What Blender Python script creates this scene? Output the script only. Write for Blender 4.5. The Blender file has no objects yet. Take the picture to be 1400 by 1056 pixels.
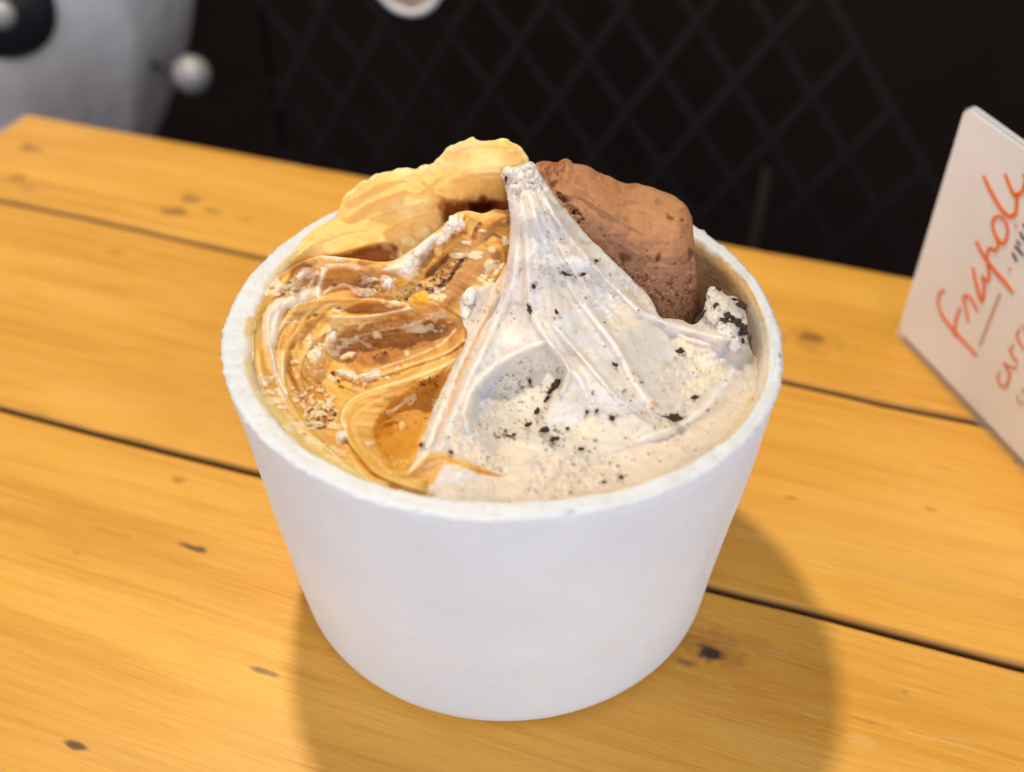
import bpy, bmesh, math, random
import numpy as np
from mathutils import Vector, Matrix

# ------------------------------------------------------------------ camera
S = bpy.context.scene
COL = S.collection
FPX, PITCH = 1450.0, 0.7093447                     # focal length in px of a 1400 px wide picture
CAM = np.array([0.00177773, -0.18527823, 0.21591801])
cd = bpy.data.cameras.new('camera')
cam = bpy.data.objects.new('camera', cd); COL.objects.link(cam)
cam.location = CAM; cam.rotation_euler = (math.pi/2 - PITCH, 0, 0)
cd.sensor_width = 36.0; cd.lens = FPX/1400*36.0
cd.clip_start = 0.01; cd.clip_end = 50
cd.dof.use_dof = True; cd.dof.focus_distance = 0.230
cd.dof.aperture_fstop = 8.6
S.camera = cam
S.cycles.max_bounces = 5; S.cycles.diffuse_bounces = 3; S.cycles.glossy_bounces = 3; S.cycles.transmission_bounces = 4
S.cycles.use_adaptive_sampling = True; S.cycles.adaptive_threshold = 0.03
S.cycles.caustics_reflective = False; S.cycles.caustics_refractive = False

# ------------------------------------------------------------------ light
w = bpy.data.worlds.new('World'); S.world = w; w.use_nodes = True
bg = w.node_tree.nodes['Background']
bg.inputs[0].default_value = (0.88, 0.87, 1.0, 1); bg.inputs[1].default_value = 0.38

def lamp(name, loc, target, power, size, color, shape='DISK'):
    ld = bpy.data.lights.new(name, 'AREA'); ld.shape = shape; ld.size = size
    ld.energy = power; ld.color = color
    o = bpy.data.objects.new(name, ld); COL.objects.link(o)
    o.location = loc
    o.rotation_euler = (Vector(target) - Vector(loc)).to_track_quat('-Z', 'Y').to_euler()
    return o
# the lamp above and behind the table throws the tub's shadow towards the viewer
lamp('pendant_lamp_light', (-0.15, 0.30, 0.86), (0, 0, 0.05), 5.6, 0.06, (1.0, 0.875, 0.63))
# daylight coming in from behind the viewer
lamp('open_front_light', (0.50, -1.58, 0.72), (0, 0, 0.04), 21.5, 1.5, (0.84, 0.895, 1.0), 'SQUARE')
# and from an opening on the left
lamp('side_opening_light', (-1.7, -0.25, 0.75), (-0.2, 0.2, 0.0), 9.0, 0.9, (1.0, 0.93, 0.93), 'SQUARE')

S.view_settings.view_transform = 'Standard'; S.view_settings.look = 'None'
S.view_settings.exposure = 0.0; S.view_settings.gamma = 1.0
S.view_settings.use_curve_mapping = False

# ------------------------------------------------------------------ helpers
random.seed(4); RNG = np.random.RandomState(11)
CP, SP = math.cos(PITCH), math.sin(PITCH)

def rays(px):
    px = np.asarray(px, float).reshape(-1, 2)
    x = (px[:, 0]-700)/FPX; y = -(px[:, 1]-528)/FPX
    return np.stack([x, CP+y*SP, -SP+y*CP], 1)
def unp_z(px, z):                                   # pixel -> point on the level z
    r = rays(px); return CAM + r*((z-CAM[2])/r[:, 2])[:, None]
def unp_y(px, y):                                   # pixel -> point on the upright plane y
    r = rays(px); return CAM + r*((y-CAM[1])/r[:, 1])[:, None]
def unp_plane(px, o, n):
    r = rays(px); return CAM + r*(((np.asarray(o)-CAM)@n)/(r@n))[:, None]
def lin(c):
    c = np.asarray(c, float)/255.0
    return np.where(c <= .04045, c/12.92, ((c+.055)/1.055)**2.4)

def link(name, me, mat=None, parent=None, loc=None):
    o = bpy.data.objects.new(name, me); COL.objects.link(o)
    if mat is not None and me is not None and not me.materials: me.materials.append(mat)
    if parent is not None: o.parent = parent
    if loc is not None: o.location = loc
    return o
def tag(o, label, cat, group=None):
    o['label'] = label; o['category'] = cat
    if group: o['group'] = group
    return o
def thing(name, label, cat, loc=(0, 0, 0), group=None):
    o = bpy.data.objects.new(name, None); COL.objects.link(o); o.location = loc
    o.empty_display_size = 0.01
    return tag(o, label, cat, group)
def struct(o):
    o['kind'] = 'structure'; return o
def pydata(name, v, f, smooth=True):
    me = bpy.data.meshes.new(name)
    me.from_pydata([tuple(map(float, p)) for p in v], [], [tuple(map(int, q)) for q in f]); me.update()
    if smooth: me.polygons.foreach_set('use_smooth', [True]*len(me.polygons))
    return me
def fastmesh(name, V, F, colors=None, smooth=True):
    V = np.asarray(V, np.float32); F = np.asarray(F, np.int32); k = F.shape[1]
    me = bpy.data.meshes.new(name)
    me.vertices.add(len(V)); me.vertices.foreach_set('co', V.ravel())
    me.loops.add(F.size); me.loops.foreach_set('vertex_index', F.ravel())
    me.polygons.add(len(F)); me.polygons.foreach_set('loop_start', np.arange(0, F.size, k, dtype=np.int32))
    me.polygons.foreach_set('loop_total', np.full(len(F), k, np.int32))
    me.update(calc_edges=True); me.validate()
    if smooth: me.polygons.foreach_set('use_smooth', np.ones(len(me.polygons), bool))
    if colors is not None: pigment(me, colors)
    return me
def pigment(me, c):
    at = me.attributes.new('pigment', 'FLOAT_COLOR', 'POINT')
    at.data.foreach_set('color', np.concatenate([np.clip(c, 0, 1), np.ones((len(c), 1))], 1).astype(np.float32).ravel())
def bm_mesh(bm, name, smooth=False):
    me = bpy.data.meshes.new(name); bm.normal_update(); bm.to_mesh(me); bm.free()
    if smooth: me.polygons.foreach_set('use_smooth', [True]*len(me.polygons))
    return me
def box_mesh(name, x0, x1, y0, y1, z0, z1, bev=0.0, seg=2):
    bm = bmesh.new(); bmesh.ops.create_cube(bm, size=1)
    for v in bm.verts:
        v.co = ((x0+x1)/2+v.co.x*(x1-x0), (y0+y1)/2+v.co.y*(y1-y0), (z0+z1)/2+v.co.z*(z1-z0))
    if bev: bmesh.ops.bevel(bm, geom=bm.edges[:], offset=bev, segments=seg, affect='EDGES')
    return bm_mesh(bm, name, bool(bev))
def lathe(name, prof, n=64, smooth=True):
    v = []; f = []
    for r, z in prof:
        for k in range(n):
            a = 2*math.pi*k/n; v.append((r*math.cos(a), r*math.sin(a), z))
    for i in range(len(prof)-1):
        for k in range(n):
            a, b = i*n+k, i*n+(k+1) % n
            f.append((a, b, b+n, a+n))
    return pydata(name, v, f, smooth)
def tube(name, pts, rad, n=8):
    pts = [Vector(p) for p in pts]; v = []; f = []
    for i, p in enumerate(pts):
        d = (pts[min(i+1, len(pts)-1)]-pts[max(i-1, 0)]).normalized()
        a = d.orthogonal().normalized() if i == 0 else (a - d*a.dot(d)).normalized()
        b = d.cross(a)
        for k in range(n):
            t = 2*math.pi*k/n; v.append(p+(a*math.cos(t)+b*math.sin(t))*rad)
    m = len(pts)
    for i in range(m-1):
        for k in range(n):
            f.append((i*n+k, i*n+(k+1) % n, (i+1)*n+(k+1) % n, (i+1)*n+k))
    f.append(tuple(range(n))[::-1]); f.append(tuple((m-1)*n+k for k in range(n)))
    return pydata(name, v, f)

# ---- numpy noise
_perm = RNG.permutation(256)
def _h(ix, iy, s):
    return _perm[(_perm[(ix+s*17) & 255]+iy) & 255]/255.0
def vnoise(x, y, s=0):
    xi = np.floor(x).astype(int); yi = np.floor(y).astype(int)
    fx = x-xi; fy = y-yi
    fx = fx*fx*fx*(fx*(fx*6-15)+10); fy = fy*fy*fy*(fy*(fy*6-15)+10)
    a = _h(xi, yi, s); b = _h(xi+1, yi, s); c = _h(xi, yi+1, s); d = _h(xi+1, yi+1, s)
    return (a+(b-a)*fx)*(1-fy)+(c+(d-c)*fx)*fy
def fbm(x, y, o=4, s=0, g=.5):
    t = 0; a = 1; n = 0
    for k in range(o):
        t = t+a*vnoise(x*2**k+k*13.7, y*2**k+k*7.1, s+k); n += a; a *= g
    return t/n-.5
def sstep(a, b, x):
    t = np.clip((x-a)/(b-a), 0, 1); return t*t*(3-2*t)
def curve(pts, m=10):
    """Catmull-Rom through the points."""
    p = np.asarray(pts, float)
    if len(p) < 3: return p
    q = np.vstack([2*p[0]-p[1], p, 2*p[-1]-p[-2]]); out = []
    for i in range(1, len(q)-2):
        t = np.linspace(0, 1, m, endpoint=False)[:, None]
        a, b, c, d = q[i-1], q[i], q[i+1], q[i+2]
        out.append(.5*((2*b)+(-a+c)*t+(2*a-5*b+4*c-d)*t*t+(-a+3*b-3*c+d)*t**3))
    out.append(p[-1:]); return np.vstack(out)
def polydist(X, Y, poly, closed=False):
    """distance, signed side, arc length (0..1), nearest point, to a polyline."""
    P = np.asarray(poly, float); Q = np.vstack([P, P[:1]]) if closed else P
    best = np.full(X.shape, 1e9); side = np.zeros(X.shape); arc = np.zeros(X.shape)
    nx = np.zeros(X.shape); ny = np.zeros(X.shape)
    L = np.hypot(*(Q[1:]-Q[:-1]).T); tot = L.sum()+1e-9; acc = 0
    for i in range(len(Q)-1):
        a = Q[i]; d = Q[i+1]-a; l2 = d@d+1e-12
        t = np.clip(((X-a[0])*d[0]+(Y-a[1])*d[1])/l2, 0, 1)
        cx = a[0]+t*d[0]; cy = a[1]+t*d[1]
        dd = (X-cx)**2+(Y-cy)**2; m = dd < best
        best = np.where(m, dd, best); side = np.where(m, np.sign(d[0]*(Y-a[1])-d[1]*(X-a[0])), side)
        arc = np.where(m, (acc+t*L[i])/tot, arc); nx = np.where(m, cx, nx); ny = np.where(m, cy, ny)
        acc += L[i]
    return np.sqrt(best), side, arc, nx, ny, tot
def inside(X, Y, poly):
    P = np.asarray(poly, float); r = np.zeros(X.shape, bool); j = len(P)-1
    for i in range(len(P)):
        xi, yi = P[i]; xj, yj = P[j]
        if yi != yj:
            c = ((yi > Y) != (yj > Y)) & (X < (xj-xi)*(Y-yi)/(yj-yi)+xi); r ^= c
        j = i
    return r

# ------------------------------------------------------------------ materials
def newmat(name):
    m = bpy.data.materials.new(name); m.use_nodes = True
    nt = m.node_tree; b = nt.nodes['Principled BSDF']
    return m, nt, b
def N(nt, t, **kw):
    n = nt.nodes.new(t)
    for k, v in kw.items():
        if k in n.inputs.keys(): n.inputs[k].default_value = v
        else: setattr(n, k, v)
    return n
def ramp(nt, fac, stops):
    r = nt.nodes.new('ShaderNodeValToRGB'); e = r.color_ramp.elements
    while len(e) < len(stops): e.new(.5)
    for i, (p, c) in enumerate(stops):
        e[i].position = p; e[i].color = (*c, 1) if len(c) == 3 else c
    nt.links.new(fac, r.inputs[0]); return r.outputs[0]
def math_n(nt, op, a, b=None, clamp=False):
    n = nt.nodes.new('ShaderNodeMath'); n.operation = op; n.use_clamp = clamp
    for i, v in enumerate((a, b)):
        if v is None: continue
        if isinstance(v, (int, float)): n.inputs[i].default_value = v
        else: nt.links.new(v, n.inputs[i])
    return n.outputs[0]
def mixc(nt, fac, a, b, mode='MIX'):
    n = nt.nodes.new('ShaderNodeMix'); n.data_type = 'RGBA'; n.blend_type = mode
    for sock, v in ((n.inputs[0], fac), (n.inputs[6], a), (n.inputs[7], b)):
        if isinstance(v, (int, float)): sock.default_value = v
        elif isinstance(v, tuple): sock.default_value = (*v, 1)
        else: nt.links.new(v, sock)
    return n.outputs[2]
def simple(name, col, rough=.5, metal=0.0, bump=None, **kw):
    m, nt, b = newmat(name)
    b.inputs['Base Color'].default_value = (*col, 1); b.inputs['Roughness'].default_value = rough
    b.inputs['Metallic'].default_value = metal
    for k, v in kw.items(): b.inputs[k].default_value = v
    tc = N(nt, 'ShaderNodeTexCoord'); n = N(nt, 'ShaderNodeTexNoise', Scale=bump[0] if bump else 40.0, Detail=4.0)
    nt.links.new(tc.outputs['Object'], n.inputs['Vector'])
    c2 = ramp(nt, n.outputs[0], [(.3, tuple(x*.88 for x in col)), (.7, tuple(min(1, x*1.08) for x in col))])
    nt.links.new(c2, b.inputs['Base Color'])
    if bump:
        bp = N(nt, 'ShaderNodeBump', Strength=bump[1], Distance=bump[2])
        nt.links.new(n.outputs[0], bp.inputs['Height']); nt.links.new(bp.outputs[0], b.inputs['Normal'])
    return m

def food_mat(name, rough, sss, rad, noise_scale, bump, fleck=None, coat=0.0, spec=.5, rvar=.12):
    """pigment from the mesh's own colour attribute, moist micro-relief from noise."""
    m, nt, b = newmat(name)
    at = N(nt, 'ShaderNodeAttribute', attribute_name='pigment'); tc = N(nt, 'ShaderNodeTexCoord')
    n1 = N(nt, 'ShaderNodeTexNoise', Scale=noise_scale, Detail=5.0, Roughness=.6)
    n2 = N(nt, 'ShaderNodeTexNoise', Scale=noise_scale*5, Detail=3.0, Roughness=.6)
    for n in (n1, n2): nt.links.new(tc.outputs['Object'], n.inputs['Vector'])
    c = mixc(nt, .35, at.outputs['Color'], ramp(nt, n1.outputs[0], [(.3, (.62, .58, .54)), (.7, (1, 1, 1))]), 'MULTIPLY')
    if fleck:                                       # tiny crumbs stirred through
        vz = N(nt, 'ShaderNodeTexVoronoi', Scale=fleck[0]); nt.links.new(tc.outputs['Object'], vz.inputs['Vector'])
        sel = N(nt, 'ShaderNodeTexNoise', Scale=fleck[0]*.16, Detail=2.0); nt.links.new(tc.outputs['Object'], sel.inputs['Vector'])
        wn = N(nt, 'ShaderNodeSeparateColor'); nt.links.new(vz.outputs['Color'], wn.inputs[0])
        size = math_n(nt, 'MULTIPLY', wn.outputs[0], fleck[1])
        dot = math_n(nt, 'LESS_THAN', vz.outputs['Distance'], size)
        on = math_n(nt, 'GREATER_THAN', wn.outputs[1], fleck[2])
        dens = math_n(nt, 'GREATER_THAN', sel.outputs[0], fleck[4])
        msk = math_n(nt, 'MULTIPLY', math_n(nt, 'MULTIPLY', dot, on), dens)
        c = mixc(nt, msk, c, fleck[3])
    nt.links.new(c, b.inputs['Base Color'])
    b.inputs['Subsurface Weight'].default_value = sss
    b.inputs['Subsurface Radius'].default_value = rad; b.inputs['Subsurface Scale'].default_value = 1.0
    b.inputs['Specular IOR Level'].default_value = spec
    b.inputs['Coat Weight'].default_value = coat; b.inputs['Coat Roughness'].default_value = .18
    mr = N(nt, 'ShaderNodeMapRange'); mr.inputs[1].default_value = .3; mr.inputs[2].default_value = .7
    mr.inputs[3].default_value = rough-rvar; mr.inputs[4].default_value = rough+rvar
    nt.links.new(n1.outputs[0], mr.inputs[0]); nt.links.new(mr.outputs[0], b.inputs['Roughness'])
    hh = math_n(nt, 'ADD', n1.outputs[0], math_n(nt, 'MULTIPLY', n2.outputs[0], .35))
    bp = N(nt, 'ShaderNodeBump', Strength=bump[0], Distance=bump[1])
    nt.links.new(hh, bp.inputs['Height']); nt.links.new(bp.outputs[0], b.inputs['Normal'])
    return m

# ------------------------------------------------------------------ setting behind the table
ED = np.array([0.94212687, -0.33525656, 0.0])       # along the boards
EN = np.array([0.33525656, 0.94212687, 0.0])        # away from the viewer, across the boards
E0 = np.array([-0.2128, 0.2525, 0.0])               # far left corner of the table top
ROT = math.atan2(ED[1], ED[0])
def loc_board(px):                                  # pixel on the table top -> (along, across)
    q = unp_z(px, 0.0)-E0; return np.stack([q@ED, q@EN], 1)

M_wall = simple('charcoal_wall_paint', (.0155, .0100, .0088), .9, bump=(18, .2, .002), **{'Specular IOR Level': .05})
M_floor = simple('dark_concrete', (.02, .018, .017), .85, bump=(25, .3, .003))
FLOOR = -0.74
struct(link('floor', box_mesh('floor', -3.6, 3.6, -3.2, 3.0, FLOOR-.05, FLOOR), M_floor))
wl = link('wall', box_mesh('wall', -3.2, 3.2, .55, .61, FLOOR, 1.6), M_wall)
wl.location = E0; wl.rotation_euler.z = ROT; struct(wl)

# ------------------------------------------------------------------ table
SPOTS = [  # knots and slits: pixel, half length, half width (m), depth of colour, colour
    ((965, 884), .010, .0060, .55, (.42, .17, .035)),
    ((969, 893), .0036, .0027, .98, (.040, .034, .034)), ((939, 906), .0020, .0015, .6, (.10, .07, .05)),
    ((1108, 462), .0048, .0030, .85, (.20, .09, .03)), ((1112, 466), .011, .0062, .40, (.42, .19, .03)),
    ((262, 272), .0050, .0028, .75, (.24, .12, .035)), ((237, 289), .0052, .0030, .75, (.22, .10, .03)),
    ((292, 289), .0040, .0016, .60, (.25, .12, .035)), ((338, 301), .003, .0016, .35, (.34, .17, .04)),
    ((38, 203), .0056, .0030, .75, (.22, .10, .03)), ((24, 244), .0042, .0024, .65, (.25, .11, .03)),
    ((40, 257), .0040, .0018, .50, (.28, .13, .04)),
    ((263, 749), .0048, .0009, .90, (.10, .05, .02)), ((362, 919), .0032, .0009, .75, (.16, .09, .04)),
    ((103, 1019), .0028, .0009, .90, (.07, .045, .03)), ((243, 657), .0021, .0014, .65, (.42, .15, .03)),
    ((106, 756), .0015, .0008, .4, (.30, .13, .03)), ((150, 728), .010, .0007, .35, (.40, .18, .03)),
    ((1080, 681), .0022, .0009, .5, (.33, .15, .03)), ((1270, 696), .0016, .0009, .45, (.33, .15, .03)),
    ((1238, 946), .0016, .0010, .5, (.33, .15, .04)), ((160, 345), .005, .002, .35, (.35, .15, .03)),
    ((1180, 985), .0060, .0006, .45, (.38, .16, .03)), ((1290, 640), .004, .0006, .4, (.38, .17, .03)),
]
SPOT_UV = None
def wood_pigment(x, y, seed):
    """growth rings, streaks and knots of a board; x along, y across (m)."""
    global SPOT_UV
    if SPOT_UV is None: SPOT_UV = [loc_board(p[0])[0] for p in SPOTS]
    yb = y.copy(); wn = fbm(x*420, y*420, 3, 60)
    dm = []
    for (px, hl, hw, a, c), (u, v) in zip(SPOTS, SPOT_UV):
        dx = (x-u)/hl; dy = (y-v)/hw; d2 = dx*dx+dy*dy; dm.append(d2)
        if hw > .0014: yb += -hw*1.3*dy/(1+abs(dy))/(1+d2*.22)
    yb = yb+.004*fbm(x*9, y*14, 3, 61+seed)+seed*.37
    broad = fbm(x*5+seed*3, yb*48, 3, 62); mid = fbm(x*11+seed*5, yb*240, 4, 66, .6); fine = fbm(x*40, yb*1300, 3, 70, .6)
    t = np.clip(broad*2.3+.5, 0, 1)[..., None]
    c = np.array((.760, .380, .060))*(1-t)+np.array((.850, .446, .076))*t
    ring_ = sstep(.02, -.22, mid)[..., None]; c = c*(1-ring_*(1-np.array((.92, .86, .77))))
    fn = sstep(.05, -.25, fine)[..., None]; c = c*(1-fn*(1-np.array((.95, .91, .84))))
    hs = sstep(.17, .30, fbm(x*2.6+seed, yb*140, 5, 75, .65))[..., None]*.22
    c = c*(1-hs)+np.array((.50, .20, .026))*hs
    pale = (sstep(.10, .26, fbm(x*8, y*30, 3, 78))*.2)[..., None]; c = c*(1-pale)+np.array((.93, .56, .16))*pale
    for (px, hl, hw, a, col), d2 in zip(SPOTS, dm):
        m = (sstep(1.25, .45, np.sqrt(d2)+wn*1.3)*a)[..., None]; c = c*(1-m)+np.array(col)*m
    sc = (sstep(.22, .30, fbm(x*95, y*800, 2, 80))*sstep(.02, .2, fbm(x*9, y*12, 2, 82))*.16)[..., None]
    c = c*(1-sc)+np.array((.92, .66, .30))*sc
    return c
def wood_mat():
    m, nt, b = newmat('varnished_pine')
    tc = N(nt, 'ShaderNodeTexCoord'); at = N(nt, 'ShaderNodeAttribute', attribute_name='pigment')
    mp = N(nt, 'ShaderNodeMapping'); mp.inputs['Scale'].default_value = (60, 1500, 60)
    nt.links.new(tc.outputs['Object'], mp.inputs[0])
    n = N(nt, 'ShaderNodeTexNoise', Scale=1.0, Detail=2.0); nt.links.new(mp.outputs[0], n.inputs['Vector'])
    c = mixc(nt, .5, at.outputs['Color'], ramp(nt, n.outputs[0], [(.3, (.90, .84, .76)), (.6, (1, 1, 1))]), 'MULTIPLY')
    nt.links.new(c, b.inputs['Base Color'])
    b.inputs['Roughness'].default_value = .42; b.inputs['Specular IOR Level'].default_value = .35
    bp = N(nt, 'ShaderNodeBump', Strength=.3, Distance=.0004)
    nt.links.new(n.outputs[0], bp.inputs['Height']); nt.links.new(bp.outputs[0], b.inputs['Normal'])
    return m
M_wood = wood_mat()
M_leg = simple('dark_stained_timber', (.16, .08, .03), .6, bump=(30, .3, .002))
table = thing('timber_table', 'golden pine table of wide varnished boards with dark gaps, carrying the white tub', 'table', (E0[0], E0[1], FLOOR))
table.rotation_euler.z = ROT
L1 = loc_board([(0, 275), (180, 311), (355, 351), (700, 430), (1070, 521), (1200, 551), (1330, 575)])
L2 = loc_board([(0, 556), (170, 602), (345, 645), (700, 735), (965, 802), (1180, 855), (1400, 912)])
def seam(L):
    k = np.polyfit(L[:, 0], L[:, 1], 1)
    res = L[:, 1]-np.polyval(k, L[:, 0])
    def f(x):
        return np.polyval(k, x)+np.interp(x, L[:, 0], res)*.8+(fbm(x*28, x*0+3.3, 3, 5)*.0011)
    return f
s1, s2 = seam(L1), seam(L2)
flat = lambda c: (lambda x: c+fbm(x*22, x*0+1.7, 3, 9)*.0009)
seams = [flat(0.0), s1, s2, lambda x: s2(x)-.108, lambda x: s2(x)-.216]
XL, XR, TH = 0.0, .74, .021
for i in range(4):
    back, front = seams[i], seams[i+1]
    gap = .00062
    xs = np.concatenate([np.arange(XL, .46, .0009 if i < 3 else .004), np.linspace(.46, XR, 40)])
    yb = back(xs)-(gap if i else 0); yf = front(xs)+gap
    wear = .0004*np.maximum(0, fbm(xs*60, xs*0+i*9.0, 3, 3))
    prof = [(0, -TH), (0, -.0016), (.0004, -.0006), (.0013, 0.0)]    # rounded long edges
    rws = [(yb-d-wear*(d > 0), z) for d, z in prof]
    nn = int(float((yb-yf).max())/(.00036 if i < 3 else .004))
    rws += [((yb-.0013)*(1-t)+(yf+.0013)*t, 0.0) for t in np.linspace(0, 1, nn)[1:-1]]
    rws += [(yf+d+wear*(d > 0), z) for d, z in prof[::-1]]
    n = len(rws); m = len(xs)
    Yg = np.stack([r[0] for r in rws], 1); Zg = np.stack([np.full(m, r[1]) for r in rws], 1); Xg = np.repeat(xs[:, None], n, 1)
    V = np.stack([Xg, Yg, Zg], 2).reshape(-1, 3)
    cols = wood_pigment(Xg, Yg, i)
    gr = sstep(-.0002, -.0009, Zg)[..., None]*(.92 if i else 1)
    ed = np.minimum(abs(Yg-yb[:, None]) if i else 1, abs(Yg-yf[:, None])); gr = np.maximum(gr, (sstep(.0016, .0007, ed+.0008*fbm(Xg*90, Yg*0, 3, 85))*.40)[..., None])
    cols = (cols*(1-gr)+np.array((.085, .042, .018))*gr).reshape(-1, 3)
    a = np.arange(m-1)[:, None]; k = np.arange(n)[None, :]; k2 = (k+1) % n
    F = np.stack([a*n+k, (a+1)*n+k, (a+1)*n+k2, a*n+k2], 2).reshape(-1, 4)
    cap = [[q, q+1, n-2-q, n-1-q] for q in range(n//2-1)]              # end grain
    cap0 = np.array(cap)[:, ::1]; cap1 = (np.array(cap)+(m-1)*n)[:, ::-1]
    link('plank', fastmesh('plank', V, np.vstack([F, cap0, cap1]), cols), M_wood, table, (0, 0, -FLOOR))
M_trim = simple('pale_edge_banding', (.80, .62, .50), .5, bump=(60, .2, .001))
link('edge_strip', box_mesh('edge_strip', -.0035, -.0002, -.40, .0, -TH, -.0006, .0006), M_trim, table, (0, 0, -FLOOR))
for x in (.06, .66): link('batten', box_mesh('batten', x, x+.05, -.40, -.02, -TH-.03, -TH, .002), M_leg, table, (0, 0, -FLOOR))
for x in (.06, .66):
    for y in (-.07, -.40):
        link('leg', box_mesh('leg', x, x+.05, y, y+.05, FLOOR, -TH-.03, .003), M_leg, table, (0, 0, -FLOOR))

# ------------------------------------------------------------------ wire mesh behind the table
M_wire = simple('dark_wire', (.0185, .0135, .0125), .9, .0, bump=(200, .2, .0005), **{'Specular IOR Level': .1})
mesh_fence = thing('wire_mesh_panel', 'black diamond wire mesh panel standing behind the far table edge', 'mesh panel', tuple(E0+EN*.15+np.array([0, 0, FLOOR])))
mesh_fence.rotation_euler.z = ROT
def strip(a, b, y, wd=.0042, dp=.0012):
    a = np.asarray(a, float); b = np.asarray(b, float); d = (b-a)/np.linalg.norm(b-a); n = np.array([-d[1], d[0]])*wd/2
    q = [a+n, a-n, b-n, b+n]; v = [(p[0], y-dp/2, p[1]) for p in q]+[(p[0], y+dp/2, p[1]) for p in q]
    return pydata('strand', v, [(0, 1, 2, 3), (7, 6, 5, 4), (0, 4, 5, 1), (1, 5, 6, 2), (2, 6, 7, 3), (3, 7, 4, 0)], False)
# lattice in the panel's own plane, measured from the crossings in the photograph
O0 = np.array([.288, -.005]); A = np.array([.0213, -.0268]); B = np.array([-.0155, -.0258])
ZB, ZT = -.20, .13; XMIN = .03
def clip(p, d, right):
    ts = sorted([(ZB-p[1])/d[1], (ZT-p[1])/d[1]]); return p+d*ts[0], p+d*ts[1]
RE_P = O0+(-B)*2                                    # last falling wire closes the panel
for k in range(-2, 14):                             # falling wires
    p = O0+B*k
    a, b_ = clip(p, A, None)
    if max(a[0], b_[0]) < XMIN: continue
    if a[0] < XMIN: a = a+(b_-a)*(XMIN-a[0])/(b_[0]-a[0])
    elif b_[0] < XMIN: b_ = b_+(a-b_)*(XMIN-b_[0])/(a[0]-b_[0])
    off = .0006*(-1)**k
    link('strand', strip(a, b_, .0), M_wire, mesh_fence, (0, 0, -FLOOR))
lim = lambda z: RE_P[0]+A[0]*(z-RE_P[1])/A[1]
for k in range(-9, 18):                             # rising wires, ended on the last falling wire
    p = O0+A*k
    # intersection with edge line
    Mx = np.array([[B[0], -A[0]], [B[1], -A[1]]]); t = np.linalg.solve(Mx, RE_P-p)[0]
    a, b_ = clip(p, B, None); e = p+B*t
    if e[1] < ZB: continue
    top = e if e[1] < max(a[1], b_[1]) else (a if a[1] > b_[1] else b_)
    bot = a if a[1] < b_[1] else b_
    if max(top[0], bot[0]) < XMIN: continue
    if bot[0] < XMIN: bot = bot+(top-bot)*(XMIN-bot[0])/(top[0]-bot[0])
    if top[0] < XMIN: top = top+(bot-top)*(XMIN-top[0])/(bot[0]-top[0])
    link('strand', strip(top, bot, -.0016), M_wire, mesh_fence, (0, 0, -FLOOR))
pq = unp_plane([(1032, 225), (1030, 345)], E0+EN*.15, EN)
xp = float((pq[1]-E0-EN*.15)@ED)
link('post', box_mesh('post', xp-.0028, xp+.0028, -.004, .002, FLOOR, float(pq[0][2]), .0008), M_wire, mesh_fence, (0, 0, -FLOOR))
for x in (XMIN-.002, .60):
    link('post', box_mesh('post', x-.002, x+.002, .003, .007, FLOOR, ZT, .002), M_wire, mesh_fence, (0, 0, -FLOOR))
for z in (ZB, ZT): link('rail', tube('rail', [(XMIN-.01, .004, z), (.62, .004, z)], .004, 8), M_wire, mesh_fence, (0, 0, -FLOOR))

# round pale disc hooked on the mesh, seen at the top of the picture
M_disc = simple('peach_enamel', (.82, .58, .46), .4, bump=(80, .1, .0005)); M_rimw = simple('white_enamel', (.75, .76, .78), .35, bump=(80, .1, .0005))
dc = unp_plane([(556, -34)], E0+EN*.145, EN)[0]
disc = thing('round_tag', 'small round peach tag with white border hung on the dark mesh', 'tag', tuple(dc)); disc.rotation_euler.z = ROT
rr = .0205
me = lathe('tag_face', [(0, .0016), (rr*.84, .0016), (rr*.84, 0), (0, 0)], 48); me.transform(Matrix.Rotation(math.pi/2, 4, 'X')); link('tag_face', me, M_disc, disc)
me = lathe('tag_border', [(rr*.82, .0), (rr*.82, .0024), (rr*.95, .0026), (rr, .0012), (rr, 0), (rr*.82, 0)], 48); me.transform(Matrix.Rotation(math.pi/2, 4, 'X')); link('tag_border', me, M_rimw, disc)
link('hook', tube('hook', [(0, .001, rr*.7), (0, .004, rr*1.05), (0, .009, rr*1.3), (0, .012, rr*1.15)], .0009, 6), M_wire, disc)

# ------------------------------------------------------------------ steel urn, left, beyond the table
M_steel = simple('brushed_steel', (1.0, .89, .86), .36, .10, bump=(16, .5, .012))
M_black = simple('black_rubber', (.012, .013, .016), .45, bump=(80, .1, .001))
M_knob = simple('satin_aluminium', (.52, .49, .48), .42, .3, bump=(60, .1, .001))
UD = .185
uc = unp_plane([(40, 30)], E0+EN*UD, EN)[0]
urn = thing('steel_urn', 'blurred round steel urn with black round boss beyond the table corner', 'urn', (uc[0], uc[1], FLOOR))
zc = uc[2]-FLOOR
prof = [(0, 0), (.085, 0), (.09, .012), (.06, .03), (.04, .10), (.036, zc-.20), (.036, zc-.16), (.042, zc-.125), (.060, zc-.085), (.086, zc-.04),
        (.106, zc+.01), (.118, zc+.07), (.118, zc+.13), (.108, zc+.155), (.118, zc+.16), (.118, zc+.165), (.10, zc+.18), (.05, zc+.195), (0, zc+.20)]
P = curve(prof, 6); me = lathe('body', [tuple(p) for p in np.maximum(P, [[0, -9]])], 160)
co = np.empty(len(me.vertices)*3); me.vertices.foreach_get('co', co); co = co.reshape(-1, 3)      # crinkled skin
t_ = np.arctan2(co[:, 1], co[:, 0]); co[:, :2] *= (1+.10*fbm(np.cos(t_)*4+9, np.sin(t_)*4+co[:, 2]*5, 4, 230))[:, None]
me.vertices.foreach_set('co', co.ravel()); me.update()
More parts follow.
